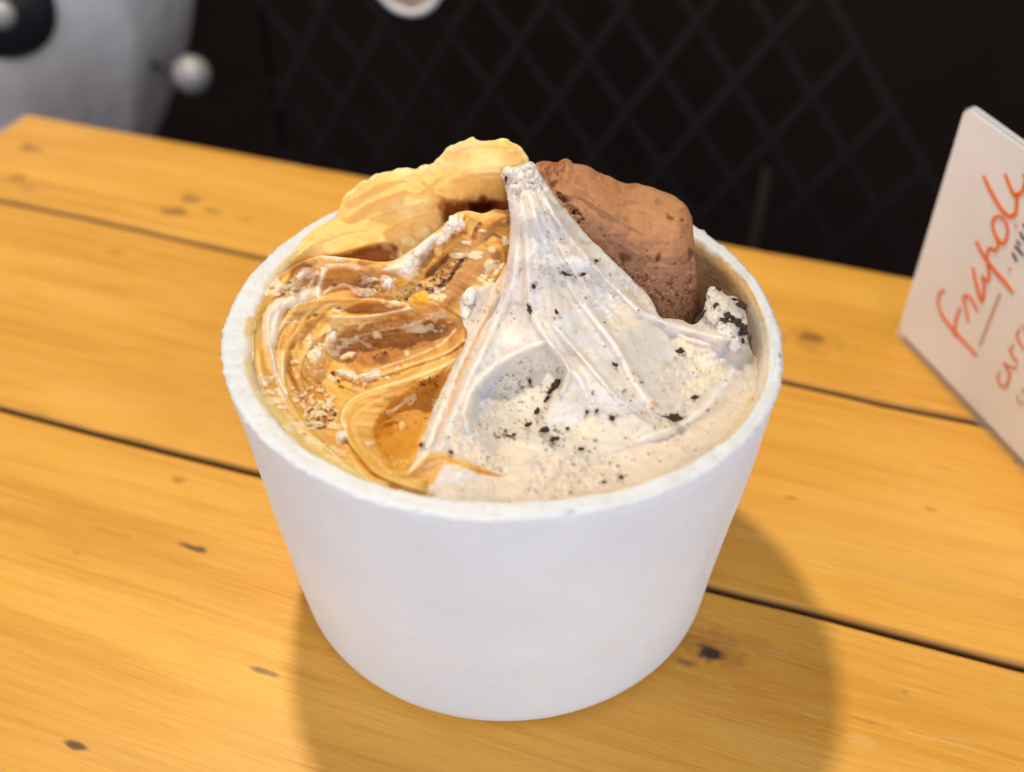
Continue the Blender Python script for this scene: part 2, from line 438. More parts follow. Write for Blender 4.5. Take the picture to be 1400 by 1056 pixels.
link('body', me, M_steel, urn)
# boss facing the viewer's side
def on_urn(px, r):
    d = rays([px])[0]; o = CAM-np.array([uc[0], uc[1], 0]); a = d[0]**2+d[1]**2; b2 = o[0]*d[0]+o[1]*d[1]; c2 = o[0]**2+o[1]**2-r*r
    disc_ = b2*b2-a*c2; t = (-b2-math.sqrt(max(disc_, 0)))/a; return CAM+d*t
pb = on_urn((2, 8), .112); nb = np.array([pb[0]-uc[0], pb[1]-uc[1], 0]); nb /= np.linalg.norm(nb)
def round_part(name, prof, mat, parent, pos, nrm, n=40):
    me = lathe(name, prof, n); q = Vector(nrm).to_track_quat('Z', 'Y').to_matrix().to_4x4()
    me.transform(Matrix.Translation(Vector(pos))@q); return link(name, me, mat, parent)
pl = np.array([pb[0]-uc[0], pb[1]-uc[1], pb[2]-FLOOR])
bo = round_part('boss', [(0, -.01), (.027, -.01), (.027, .007), (.022, .012), (0, .012)], M_black, urn, pl, nb)
round_part('boss_cap', [(0, .0121), (.0075, .0121), (.007, .015), (.003, .0165), (0, .0165)], M_knob, bo, pl, nb)
# tap knob on a short arm
pk = unp_plane([(262, 102)], E0+EN*.165, EN)[0]; kl = np.array([pk[0]-uc[0], pk[1]-uc[1], pk[2]-FLOOR])
link('tap_arm', tube('tap_arm', [(kl[0]*.4, kl[1]*.4, kl[2]), (kl[0]*.7, kl[1]*.7, kl[2]), tuple(kl)], .0016, 10), M_black, urn)
a_ = np.linspace(-math.pi/2, math.pi/2, 16); kr = .0112
me = lathe('tap_knob', [(kr*math.cos(t), kr*math.sin(t)) for t in a_], 32); me.transform(Matrix.Translation(Vector(kl))); link('tap_knob', me, M_knob, urn)

# ------------------------------------------------------------------ foam tub
RIMZ = 0.0770296
def foam_mat():
    m, nt, b = newmat('white_foam')
    tc = N(nt, 'ShaderNodeTexCoord')
    v = N(nt, 'ShaderNodeTexVoronoi', Scale=520.0)
    n = N(nt, 'ShaderNodeTexNoise', Scale=1500.0, Detail=1.0); n2 = N(nt, 'ShaderNodeTexNoise', Scale=55.0, Detail=3.0)
    n3 = N(nt, 'ShaderNodeTexNoise', Scale=24.0, Detail=2.0)
    mp = N(nt, 'ShaderNodeMapping'); mp.inputs['Scale'].default_value = (1, 1, 1.9)
    nt.links.new(tc.outputs['Object'], mp.inputs[0])
    for q in (v, n): nt.links.new(mp.outputs[0], q.inputs['Vector'])
    for q in (n2, n3): nt.links.new(tc.outputs['Object'], q.inputs['Vector'])
    c = ramp(nt, n3.outputs[0], [(.35, (.71, .80, .90)), (.65, (.77, .86, .96))])
    at = N(nt, 'ShaderNodeAttribute', attribute_name='pigment')
    c = mixc(nt, 1.0, c, at.outputs['Color'], 'MULTIPLY'); nt.links.new(c, b.inputs['Base Color'])
    b.inputs['Roughness'].default_value = .55; b.inputs['Specular IOR Level'].default_value = .35
    b.inputs['Subsurface Weight'].default_value = .35; b.inputs['Subsurface Radius'].default_value = (.003, .003, .003); b.inputs['Subsurface Scale'].default_value = 1
    hh = math_n(nt, 'ADD', math_n(nt, 'MULTIPLY', v.outputs['Distance'], .8), math_n(nt, 'MULTIPLY', n.outputs[0], .7))
    hh = math_n(nt, 'ADD', hh, math_n(nt, 'MULTIPLY', n2.outputs[0], .7))
    bp = N(nt, 'ShaderNodeBump', Strength=.26, Distance=.0005); nt.links.new(hh, bp.inputs['Height']); nt.links.new(bp.outputs[0], b.inputs['Normal'])
    return m
M_foam = foam_mat()
def perio(th, tab):
    t = np.array([a for a, _ in tab], float); r = np.array([x for _, x in tab], float)
    o = np.argsort(t); t, r = t[o], r[o]
    t = np.concatenate([t-360, t, t+360]); r = np.concatenate([r]*3)
    g = np.arange(-180, 180, 2.0); y = np.interp(g, t, r)
    F = np.fft.rfft(y); F[7:] = 0; y = np.fft.irfft(F, len(g))
    return np.interp((np.degrees(th)+180) % 360-180, np.append(g, 180), np.append(y, y[0]))/1000
OUT = [(-178, 60.1), (-173, 60.2), (-143, 59.9), (-136, 59.8), (-125, 59.2), (-117, 59.6), (-108, 59.6), (-100, 59.4), (-90, 59.4), (-79, 59.9), (-71, 60.0), (-64, 60.4), (-54, 60.8), (-47, 61.0), (-36, 60.8), (-28, 60.5), (-18, 60.0), (-11, 59.6), (0, 59.1), (6, 58.9), (20, 59.0), (28, 59.5), (39, 59.5), (70, 59.8), (100, 60), (132, 60.6), (141, 60.9), (151, 60.4), (160, 60.3), (170, 60.2)]
INN = [(-175, 54.1), (-163, 54.6), (-147, 54.8), (-138, 54.8), (-120, 54.8), (-112, 54.7), (-101, 54.9), (-85, 54.9), (-75, 55.2), (-63, 56.1), (-56, 56.8), (-49, 56.8), (-40, 56.9), (-25, 57.0), (-14, 56.2), (0, 55.6), (20, 55.4), (40, 55.2), (90, 55), (130, 54.8), (162, 54.6), (170, 54.3)]
tub = thing('foam_tub', 'white foam ice cream tub standing on the pine table', 'tub')
NT = 720; th = np.linspace(0, 2*math.pi, NT, endpoint=False)
ro = perio(th, OUT); ri = perio(th, INN)
RB = .0523
rows = []
def ring(r, z): rows.append(np.stack([r*np.cos(th), r*np.sin(th), np.broadcast_to(z, th.shape)], 1))
jag = fbm(th*14, th*0+2.1, 4, 21)*.0011+np.maximum(0, fbm(th*40, th*0+5, 3, 23)-.12)*.0035
chip = np.maximum(0, fbm(th*30, th*0+8, 3, 29)-.10)*.006
ring(RB*0+.0001, .004); ring(RB*.90+th*0, .004); ring(RB-.0042+th*0, .0006); ring(RB-.0030+th*0, 0.0); ring(RB-.0012+th*0, .0003); ring(RB-.0002+th*0, .0016)
for t in np.linspace(.03, .975, 44):
    z = t*RIMZ
    bulge = fbm(np.cos(th)*3+5, np.sin(th)*3+t*2.6, 4, 31)*.0016
    dent = -.0011*np.exp(-((th-2*math.pi+.56+(t-.4)*.5)/.10)**2-((t-.40)/.16)**2)-.0009*np.exp(-((th-2*math.pi+.50)/.05)**2-((t-.62)/.08)**2)
    ring(RB+.0002+(ro-RB)*t+bulge*min(1, 6*(1-t), 4*t)+dent, z)
top0 = RIMZ+fbm(th*9, th*0+9, 3, 41)*.0009
nick = np.maximum(0, fbm(th*26, th*0+8, 3, 29)-.20)*.003
ring(ro+jag*.45, top0-.0010); ring(ro+.0001+jag*.6-nick*.3, top0-.0004); ring(ro-.0005+jag*.3-nick, top0)
for k in np.linspace(.2, .8, 6): ring(ro*(1-k)+ri*k, top0+.0001+fbm(th*16, th*0+k*6, 3, 43)*.0004)
jin = fbm(th*18, th*0+4, 3, 47)*.0007
ring(ri+.0006+jin*.5, top0-.0001); ring(ri+jin, top0-.0006); ring(ri-.0003+jin*.6, top0-.0016)
N0 = len(rows)
for t in np.concatenate([np.linspace(.965, .70, 24), np.linspace(.6, .1, 5)]): ring(ri-.0003-(1-t)*.0085, t*RIMZ)
ring(.0001+th*0, .0075)
V = np.vstack(rows); f = []
for i in range(len(rows)-1):
    for k in range(NT):
        k2 = (k+1) % NT; f.append((i*NT+k, i*NT+k2, (i+1)*NT+k2, (i+1)*NT+k))
me = pydata('tub_wall', V, f)
# thin dried gelato stains on the cut rim and inside wall
ang = np.degrees(np.arctan2(V[:, 1], V[:, 0])); rad = np.hypot(V[:, 0], V[:, 1])
colr = np.ones((len(V), 3))
ink = np.repeat(np.arange(len(rows)), NT)
zz = V[:, 2]*1000
def stain(a0, a1, top_, c0, c1, seed, amt=.95, wav=2.2):
    global colr
    da = (ang-a0) % 360; span = (a1-a0) % 360
    e = np.minimum(da, span-da); e = np.where(da > span, -30, e)
    lim_ = top_+wav*2*fbm(ang*.10, ang*0+seed, 3, seed)+.5*fbm(ang*.6, zz*.2, 2, seed+2)
    m = sstep(-.35, .5, lim_-zz+np.minimum(0, e*.6))*(ink >= N0-4)*amt
    n = sstep(-.15, .2, fbm(ang*.09, zz*.30, 4, seed+5))[:, None]; m = m[:, None]
    colr = colr*(1-m)+(lin(c0)[None]*(1-n)+lin(c1)[None]*n)*m
stain(112, 250, 78.0, (255, 238, 200), (253, 218, 150), 51)
stain(-45, 80, 77.3, (250, 204, 130), (242, 184, 100), 52, wav=1.6)
stain(-12, 80, 75.2, (232, 178, 130), (206, 150, 116), 57)
stain(-60, 6, 77.0, (246, 226, 200), (240, 210, 178), 58)
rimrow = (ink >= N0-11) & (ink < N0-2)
colr = colr*np.where(rimrow[:, None], np.array((1.0, .918, .838))[None], 1.0)  # not a stain: warm lamp light on the rim put into its colour
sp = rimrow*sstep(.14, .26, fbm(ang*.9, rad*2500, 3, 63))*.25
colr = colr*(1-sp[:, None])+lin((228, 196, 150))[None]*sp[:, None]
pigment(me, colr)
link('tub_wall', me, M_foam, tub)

# ------------------------------------------------------------------ gelato: stroke-sculpted solids
def tps(ctrl, X, Y):
    """smooth sheet through control points (px, py, value)."""
    c = np.asarray(ctrl, float); p = c[:, :2]/300.0; n = len(p)
    U = lambda r2: np.where(r2 > 1e-12, r2*np.log(r2+1e-12), 0)
    K = U(((p[:, None]-p[None])**2).sum(2))+np.eye(n)*2e-3
    P = np.hstack([np.ones((n, 1)), p]); A_ = np.zeros((n+3, n+3))
    A_[:n, :n] = K; A_[:n, n:] = P; A_[n:, :n] = P.T
    wt = np.linalg.solve(A_, np.concatenate([c[:, 2], np.zeros(3)]))
    x = X/300.0; y = Y/300.0; out = wt[n]+wt[n+1]*x+wt[n+2]*y
    for i in range(n): out = out+wt[i]*U((x-p[i, 0])**2+(y-p[i, 1])**2)
    return out

class Solid:
    """A lump of gelato: its visible skin is laid through points of known height or depth, then worked with strokes."""
    def __init__(s, outline, ctrl, base, step=1.6, edge=(6, 1.2), back=(40, 10), wob=1.2, seed=0):
        s.poly = curve(np.vstack([outline, outline[:1]]), 6)[:-1]; s.edge = edge; s.back = back
        P = s.poly.copy(); P += np.stack([fbm(P[:, 0]*.09, P[:, 1]*.09, 3, 90+seed), fbm(P[:, 0]*.09+40, P[:, 1]*.09, 3, 95+seed)], 1)*wob*2
        s.poly = P; x0, y0 = P.min(0)-2*step; x1, y1 = P.max(0)+2*step
        gx, gy = np.meshgrid(np.arange(x0, x1, step), np.arange(y0, y1, step), indexing='ij')
        d, _, _, nx, ny, _ = polydist(gx, gy, P, True); ins = inside(gx, gy, P); sd = np.where(ins, d, -d)
        ok = sd > -.55*step
        cell = ok[:-1, :-1] & ok[1:, :-1] & ok[1:, 1:] & ok[:-1, 1:]
        used = np.zeros(gx.shape, bool)
        for a in (0, 1):
            for b in (0, 1): used[a:gx.shape[0]-1+a, b:gx.shape[1]-1+b] |= cell
        cnt = np.zeros(gx.shape, int)
        for a in (0, 1):
            for b in (0, 1): cnt[a:gx.shape[0]-1+a, b:gx.shape[1]-1+b] += cell
        border = used & (cnt < 4)
        gx = np.where(border, nx, gx); gy = np.where(border, ny, gy); sd = np.where(border, 0, sd)
        idx = np.full(gx.shape, -1); idx[used] = np.arange(used.sum())
        ii, jj = np.nonzero(cell)
        s.F = np.stack([idx[ii, jj], idx[ii, jj+1], idx[ii+1, jj+1], idx[ii+1, jj]], 1)
        s.X = gx[used]; s.Y = gy[used]; s.d = np.maximum(sd[used], 0); s.border = border[used]
        R = rays(np.stack([s.X, s.Y], 1)); s.R = R
        cc = []
        for px, py, kind, mm in ctrl:
            r = rays([(px, py)])[0]
            cc.append((px, py, (mm/1000-CAM[2])/r[2] if kind == 'z' else (mm/1000-CAM[1])/r[1]))
        s.t = tps(cc, s.X, s.Y); s.h = np.zeros(len(s.X)); s.c = np.repeat(lin(base)[None], len(s.X), 0)
        s.seed = seed
    # -- strokes
    def _near(s, pts, r):
        p = np.asarray(pts, float)
        return np.nonzero((s.X > p[:, 0].min()-r) & (s.X < p[:, 0].max()+r) & (s.Y > p[:, 1].min()-r) & (s.Y < p[:, 1].max()+r))[0]
    def mix(s, i, m, col, a=1.0):
        m = np.clip(m*a, 0, 1)[:, None]; s.c[i] = s.c[i]*(1-m)+lin(col)[None]*m
    def ridge(s, pts, w, h, taper=.15):
        p = curve(pts); i = s._near(p, 3*w)
        d, sg, arc, *_ = polydist(s.X[i], s.Y[i], p)
        s.h[i] += h/1000*np.exp(-(d/w)**2)*sstep(0, taper, arc)*sstep(1, 1-taper, arc)
    def fold(s, pts, h, w, side=1, sharp=1.5, taper=.12):
        """one edge stands proud and falls away slowly on one side only."""
        p = curve(pts); i = s._near(p, 4*w)
        d, sg, arc, *_ = polydist(s.X[i], s.Y[i], p); q = d*sg*side
        s.h[i] += h/1000*np.where(q > 0, np.exp(-(q/w)**1.3), 0.0 + np.exp(-(q/sharp)**2)*1.0)*sstep(0, taper, arc)*sstep(1, 1-taper, arc)
    def grain(s, pts, w, hh, freq, dark=.0, col=None, a=.5, soft=.4):
        """fine drawn-out lines running along the stroke."""
        p = curve(pts); i = s._near(p, w*1.3)
        d, sg, arc, _, _, tot = polydist(s.X[i], s.Y[i], p); m = sstep(w, w*(1-soft), d)
        n = fbm(d*sg*freq*.55+7, arc*tot/70.0, 2, s.seed+3)
        if s.seed == 120: hh *= .75; a *= .6
        s.h[i] += hh/1000*n*m
        if col is not None: s.mix(i, m*sstep(.02, .22, n), col, a)
    def paint(s, pts, w, col, a=1.0, soft=.6, rough=.5, taper=.1):
        p = curve(pts); i = s._near(p, w*2)
        d, sg, arc, *_ = polydist(s.X[i], s.Y[i], p)
        n = fbm(s.X[i]*.11, s.Y[i]*.11, 4, s.seed+13)*2*rough
        wl_ = w*(.25+.75*sstep(0, taper, arc)*sstep(1, 1-taper, arc))
        s.mix(i, sstep(1, 1-soft, d/wl_+n), col, a)
    def patch(s, poly, col, a=1.0, soft=5, rough=4, h=0, dome=0):
        p = curve(np.vstack([poly, poly[:1]]), 6)[:-1]; i = s._near(p, 25)
        d, *_ = polydist(s.X[i], s.Y[i], p, True); sd = np.where(inside(s.X[i], s.Y[i], p), d, -d)
        n = fbm(s.X[i]*.10, s.Y[i]*.10, 4, s.seed+17)*2*rough
        m = sstep(-soft, soft, sd+n)
        if col is not None: s.mix(i, m, col, a)
        if h: s.h[i] += h/1000*sstep(-2, soft+4, sd+n*.5)
        if dome: s.h[i] += dome/1000*np.sqrt(np.clip(1-(1-np.clip((sd+n*.2)/abs(dome_w(poly)), 0, 1))**2, 0, 1))
    def blob(s, cx, cy, rx, ry, ang=0, h=0, col=None, a=1.0, soft=.35, rough=.25):
        i = s._near([(cx, cy)], max(rx, ry)*1.6+2); x = s.X[i]-cx; y = s.Y[i]-cy; t = math.radians(ang)
        u = (x*math.cos(t)+y*math.sin(t))/rx; v = (-x*math.sin(t)+y*math.cos(t))/ry
        q = np.sqrt(u*u+v*v)+fbm(s.X[i]*.12, s.Y[i]*.12, 3, s.seed+19)*2*rough
        if h: s.h[i] += h/1000*np.sqrt(np.clip(1-q*q, 0, 1))
        if col is not None: s.mix(i, sstep(1.0, 1-soft, q), col, a)
    def pits(s, n, poly, r, h, col=None, a=.8, seed=0):
        """scattered crumbs or pores."""
        rg = np.random.RandomState(seed); p = np.asarray(poly, float); k = 0
        while k < n:
            x, y = rg.uniform(p.min(0), p.max(0))
            if not inside(np.array([x]), np.array([y]), p)[0]: continue
            k += 1; rr_ = rg.uniform(*r)
            s.blob(x, y, rr_*rg.uniform(1, 1.7), rr_, rg.uniform(0, 180), h*rg.uniform(.4, 1), col, a*rg.uniform(.5, 1), .5, .5)
    def at(s, px, py):
        k = np.argmin((s.X-px)**2+(s.Y-py)**2); return CAM+s.R[k]*s.tf[k]
    def finish(s):
        w, e = s.edge; q = np.clip(s.d/w, 0, 1)
        s.tf = s.t-s.h+e/1000*(1-np.sqrt(1-(1-q)**2))
        tr = (RIMZ-CAM[2])/s.R[:, 2]; pr = CAM+s.R*tr[:, None]                 # where the sight line passes the rim level
        rw = perio(np.arctan2(pr[:, 1], pr[:, 0]), INN)-.0004
        a = s.R[:, 0]**2+s.R[:, 1]**2; b = CAM[0]*s.R[:, 0]+CAM[1]*s.R[:, 1]; c = CAM[0]**2+CAM[1]**2-rw**2
        tfar = (-b+np.sqrt(np.maximum(b*b-a*c, 0)))/a
        inr = (np.hypot(pr[:, 0], pr[:, 1]) < rw) & (tfar > tr)
        lim_ = tfar-.0010; k_ = .0012                                          # smooth minimum of the two
        sm = -k_*np.logaddexp(-s.tf/k_, -lim_/k_); s.tf = np.where(inr, sm, s.tf)
    def build(s, name, mat, parent):
        s.finish()
        q = np.clip(s.d/s.back[0], 0, 1); tb = s.tf+s.back[1]/1000*np.sqrt(1-(1-q)**2)+.00002
        n = len(s.X); VF = CAM+s.R*s.tf[:, None]; inn_ = ~s.border
        bi = np.arange(n); bi[inn_] = n+np.arange(inn_.sum())
        VB = (CAM+s.R*tb[:, None])[inn_]
        V = np.vstack([VF, VB]); F = np.vstack([s.F[:, ::1], bi[s.F][:, ::-1]])
        keep = (F[:, 0] != F[:, 2])
        C = np.vstack([s.c, s.c[inn_]])
        me = fastmesh(name, V, F[keep], C)
        return link(name, me, mat, parent)
def dome_w(poly):
    p = np.asarray(poly, float); return .5*min(np.ptp(p[:, 0]), np.ptp(p[:, 1]))

RAD = (.0022, .0014, .0007)
M_custard = food_mat('custard_gelato', .60, .55, (.0036, .0022, .0010), 420, (.26, .0004), spec=.3)
M_caramel = food_mat('caramel_gelato', .54, .5, (.0034, .0021, .0010), 520, (.30, .0004), coat=.0, spec=.35)
M_cookie = food_mat('cookie_gelato', .46, .40, RAD, 480, (.30, .0004), fleck=(700, .30, .88, (.20, .12, .085), .54))
M_choc = food_mat('chocolate_gelato', .78, .12, (.001, .0007, .0004), 620, (.55, .0006), spec=.25)

# ---- colours of the things themselves
CU, CUL, CUD = (255, 208, 122), (255, 226, 164), (250, 190, 98)
CA, CAD, CAL, CAY = (246, 196, 102), (220, 154, 74), (254, 224, 156), (253, 202, 80)
BR, DB, CR, WH = (176, 118, 66), (120, 80, 56), (248, 228, 186), (248, 240, 226)

# ================= custard, back left
custard = thing('custard_gelato', 'smooth pale yellow custard gelato curling up against the rear of the tub', 'gelato')
out = [(398, 352), (408, 334), (432, 312), (462, 292), (467, 270), (482, 258), (497, 246), (524, 235), (552, 231), (578, 227), (598, 217), (610, 205),
       (628, 194), (642, 189), (662, 192), (684, 189), (702, 195), (716, 207), (723, 224), (728, 262), (724, 330), (680, 350), (600, 372), (520, 392), (450, 392), (405, 380)]
ct = [(398, 352, 'z', 76), (432, 312, 'z', 79), (462, 292, 'z', 81), (467, 270, 'y', 37), (497, 246, 'y', 38), (552, 231, 'y', 38), (598, 217, 'y', 36), (640, 190, 'y', 33),
      (685, 190, 'y', 29), (722, 224, 'y', 25), (726, 280, 'y', 25), (724, 330, 'y', 24), (640, 240, 'y', 25), (690, 240, 'y', 22), (560, 262, 'y', 32), (500, 285, 'z', 83), (450, 330, 'z', 77), (440, 350, 'z', 75),
      (540, 300, 'y', 31), (540, 335, 'z', 76), (500, 340, 'z', 76), (600, 300, 'y', 29), (650, 290, 'y', 31), (690, 290, 'y', 30), (520, 392, 'z', 66), (600, 372, 'z', 72), (450, 392, 'z', 66), (680, 350, 'y', 28)]
g = Solid(out, ct, CU, edge=(5, 1.3), back=(34, 7), seed=100, wob=3.2)
X, Y = g.X, g.Y
g.h += .0009*fbm(X*.018, Y*.030, 3, 101)+.00035*fbm(X*.07, Y*.10, 3, 102)
g.mix(slice(None), sstep(-.05, .25, fbm(X*.016, Y*.035, 3, 103)), CUL, .6)
g.mix(slice(None), sstep(.05, .3, fbm(X*.03+9, Y*.05, 3, 104)), CUD, .35)
g.fold([(462, 300), (478, 296), (500, 280), (530, 268), (560, 256)], 1.6, 14, -1, 2.2)
g.fold([(468, 280), (490, 268), (520, 252), (560, 244)], .9, 9, -1, 2)
g.fold([(598, 262), (612, 246), (630, 238), (642, 220), (646, 205)], 1.5, 13, 1, 2)
g.fold([(575, 250), (585, 238), (592, 226), (602, 215)], 1.2, 10, 1, 2)
g.fold([(590, 262), (620, 272), (660, 276), (700, 274)], 3.2, 26, -1, 2.5)      # overhanging lip above the hollow
g.ridge([(610, 215), (640, 199), (690, 199), (712, 215)], 5, .8); g.ridge([(500, 252), (545, 240), (585, 232)], 4, .5)
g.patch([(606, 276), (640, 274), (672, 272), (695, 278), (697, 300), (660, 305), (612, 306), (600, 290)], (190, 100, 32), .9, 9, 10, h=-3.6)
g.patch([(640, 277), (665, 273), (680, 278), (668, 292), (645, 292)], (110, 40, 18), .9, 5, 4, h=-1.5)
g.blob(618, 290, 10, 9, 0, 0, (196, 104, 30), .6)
g.patch([(560, 300), (585, 296), (602, 292), (600, 322), (570, 335), (548, 325)], (244, 190, 96), .4, 18, 8)
g.fold([(440, 347), (462, 346), (490, 338), (512, 332), (533, 330)], 1.6, 16, -1, 2)     # torn lower edge
g.patch([(446, 352), (470, 349), (492, 341), (514, 335), (534, 333), (545, 345), (535, 372), (500, 372), (465, 366)], (196, 128, 56), .95, 3, 3, h=-3.0)
g.patch([(478, 347), (505, 339), (528, 337), (522, 346), (500, 350)], BR, .9, 3, 2)
for cx, cy, r in ((526, 333, 9), (545, 348, 8), (556, 330, 9), (580, 318, 10), (570, 334, 7), (537, 352, 6)): g.blob(cx, cy, r*1.3, r, 20, .7, (255, 236, 190), .7, .8, .6)
g.paint(out[3:20], 5, (255, 236, 178), .75, .8, .9, .02); g.ridge(out[3:20], 3.2, .5, .02)  # pale line paints a highlight along the top edge
for p, hh in (([(500, 300), (540, 286), (580, 276)], .7), ([(520, 318), (556, 300), (590, 290)], .6), ([(620, 250), (650, 238), (690, 236)], .6), ([(560, 270), (590, 252), (606, 236)], .6), ([(430, 334), (470, 318), (510, 312)], .5)):
    g.fold(p, hh, 9, -1, 1.8); g.grain(p, 12, .3, .35)
g.h += .0003*np.maximum(0, fbm(X*.16, Y*.16, 3, 107))*2
g.grain([(470, 300), (560, 250), (640, 215), (705, 210)], 46, .45, .22)
g.pits(60, out, (1.0, 2.6), .25, CUL, .5, 3)
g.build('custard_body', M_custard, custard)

# ================= caramel swirl, left
caramel = thing('caramel_gelato', 'caramel ripple gelato in glossy amber folds with cream lumps filling the hollow left half', 'gelato')
out = [(338, 446), (334, 494), (341, 526), (361, 562), (391, 596), (438, 638), (479, 656), (529, 673), (600, 692), (660, 698), (710, 650), (730, 520), (728, 400), (716, 300), (702, 284), (690, 288),
       (676, 286), (660, 292), (640, 288), (622, 293), (608, 306), (594, 318), (578, 330), (556, 346), (530, 358), (500, 356), (470, 352), (440, 350), (418, 356), (398, 366), (378, 380), (359, 404)]
ct = [(343, 448, 'z', 75.5), (341, 492, 'z', 75.5), (367, 556, 'z', 73.5), (396, 588, 'z', 74), (443, 629, 'z', 74.5), (482, 646, 'z', 75), (531, 662, 'z', 75), (600, 682, 'z', 74), (660, 690, 'z', 72), (710, 650, 'z', 66), (730, 520, 'z', 62), (728, 400, 'y', 10), (716, 300, 'y', 20),
      (690, 290, 'y', 19), (650, 292, 'y', 20), (622, 296, 'y', 21), (594, 320, 'y', 22), (556, 348, 'z', 80), (500, 358, 'z', 79), (440, 352, 'z', 79), (398, 368, 'z', 78), (360, 404, 'z', 76.5),
      (680, 350, 'y', 10), (640, 340, 'y', 14), (600, 360, 'z', 79), (560, 385, 'z', 76), (500, 385, 'z', 74), (440, 390, 'z', 74), (400, 400, 'z', 75.5),
      (660, 400, 'y', 3), (620, 400, 'z', 77), (580, 420, 'z', 73), (520, 415, 'z', 71.5), (460, 420, 'z', 71), (400, 440, 'z', 71), (372, 470, 'z', 73),
      (640, 450, 'z', 74), (600, 455, 'z', 67), (550, 465, 'z', 63), (500, 470, 'z', 62), (450, 480, 'z', 63.5), (410, 490, 'z', 67.5), (380, 520, 'z', 70),
      (440, 540, 'z', 61.5), (480, 525, 'z', 63), (520, 525, 'z', 67), (420, 575, 'z', 69), (460, 600, 'z', 70), (500, 620, 'z', 72), (580, 515, 'z', 70), (620, 490, 'z', 73), (475, 560, 'z', 68.5),
      (540, 560, 'z', 66), (580, 560, 'z', 66), (560, 610, 'z', 67), (530, 590, 'z', 66.5), (600, 540, 'z', 67), (545, 640, 'z', 73), (580, 650, 'z', 74)]
g = Solid(out, ct, CA, step=1.5, edge=(3, .2), back=(40, 12), seed=120, wob=.8)
X, Y = g.X, g.Y
# stirred-in swirl: streaks circle round the hollow
ex = (X-528)/1.35; ey = Y-478; er = np.hypot(ex, ey); et = np.arctan2(ey, ex)
er2 = er+14*fbm(X*.012, Y*.016, 3, 121)
sw = fbm(er2*.16, et*1.6+5, 4, 122); sw2 = fbm(er2*.26, et*2.4, 2, 126)
calm = (.15+.85*sstep(345, 425, Y))*(1-.85*(inside(X, Y, [(606, 508), (580, 522), (545, 540), (516, 566), (508, 590), (514, 616), (530, 642), (552, 646), (568, 626), (584, 590), (600, 548)])))
g.h += .0019*sw*calm+.00035*sw2*calm+.0005*fbm(X*.05, Y*.06, 4, 123)
g.mix(slice(None), sstep(.04, .24, sw), CAL, .55); g.mix(slice(None), sstep(-.02, -.22, sw), CAD, .75)
g.mix(slice(None), sstep(.12, .27, sw2)*calm, CR, .18)
# outer band smeared up the wall
g.paint([(346, 440), (344, 490), (352, 528), (374, 562), (404, 594), (446, 628), (490, 648), (545, 662)], 16, (250, 218, 150), .9, .7, .3, .02)
g.paint([(360, 428), (356, 470), (362, 510), (380, 545), (408, 578), (440, 604)], 6, (232, 170, 80), .7, .8, .5)
g.fold([(352, 470), (358, 512), (376, 545), (404, 578), (436, 606), (470, 632)], .8, 8, -1, 2)
g.grain([(352, 440), (352, 500), (380, 560), (430, 612), (490, 646)], 16, .35, .5, col=CAD, a=.35)
# white cream, far left, and its drips
g.patch([(361, 470), (362, 431), (374, 413), (393, 406), (417, 399), (427, 404), (422, 410), (395, 418), (387, 427), (383, 445), (378, 466), (374, 482), (386, 526), (378, 514), (368, 482)], WH, .96, 2.5, 2, h=1.5)
g.grain([(370, 420), (368, 460), (378, 505)], 10, .7, .5, col=(206, 190, 160), a=.6)
g.patch([(380, 407), (392, 385), (400, 366), (418, 358), (428, 366), (410, 374), (408, 388), (420, 394), (416, 400), (395, 406)], (190, 122, 54), .95, 3, 2, h=-1.2)
g.blob(417, 376, 15, 9, -20, 1.2, (250, 238, 226), .95, .4, .5); g.blob(452, 350, 24, 7, 10, 1.0, (246, 228, 205), .8)
g.ridge([(444, 366), (440, 380), (436, 396), (434, 410)], 4, 1.6, .08); g.paint([(446, 364), (440, 380), (436, 396), (434, 411)], 5.5, WH, 1, .5, .2)
g.ridge([(432, 372), (426, 386), (420, 400)], 3, 1.2); g.paint([(434, 370), (427, 386), (421, 402)], 4.5, WH, .9, .5, .2)
g.ridge([(440, 366), (470, 364), (496, 370), (512, 378)], 5, 1.4); g.paint([(438, 366), (470, 364), (496, 371), (514, 378)], 6, CR, .85, .6, .4)
g.patch([(446, 372), (470, 368), (486, 374), (494, 386), (480, 396), (450, 402), (442, 398)], (224, 158, 64), .8, 3, 2, h=-.8)
g.paint([(440, 404), (454, 393), (470, 389), (486, 396)], 4, CR, .9, .6, .4); g.ridge([(440, 404), (454, 393), (470, 389), (486, 396)], 3, .8)
g.blob(457, 390, 5, 3, -20, -.5, (110, 64, 34), .9)
# brown crumble and cream lumps in the middle
g.blob(505, 387, 24, 13, 5, 1.2, (146, 104, 82), .95, .5, .5); g.pits(70, [(482, 376), (528, 374), (535, 400), (490, 404)], (1.0, 2.4), -.5, (98, 66, 50), .9, 5)
g.blob(487, 397, 11, 6, 30, 1.2, (246, 224, 206), .9); g.blob(530, 386, 13, 11, 0, 1.8, (250, 238, 226), .97, .35, .4); g.blob(524, 381, 7, 6, 0, .8, (250, 240, 230), .9, .4, .4)
g.blob(550, 384, 13, 9, 15, 1.4, CAY, .9); g.blob(505, 370, 22, 7, -5, 1.2, (236, 190, 110), .8)
lump = [(523, 370), (549, 354), (567, 338), (592, 321), (591, 332), (581, 350), (562, 380), (542, 373)]
g.patch(lump, WH, 1, 2.5, 1.5, h=2.2, dome=2.2)
g.blob(621, 306, 17, 15, -30, 3.2, WH, .97, .35, .32); g.blob(606, 324, 15, 11, -40, 2.6, WH, .97, .35, .32); g.blob(612, 316, 9, 12, 20, 1.2, WH, .9, .4, .3); g.blob(600, 341, 7, 11, 10, 1.8, (244, 220, 180), .9)
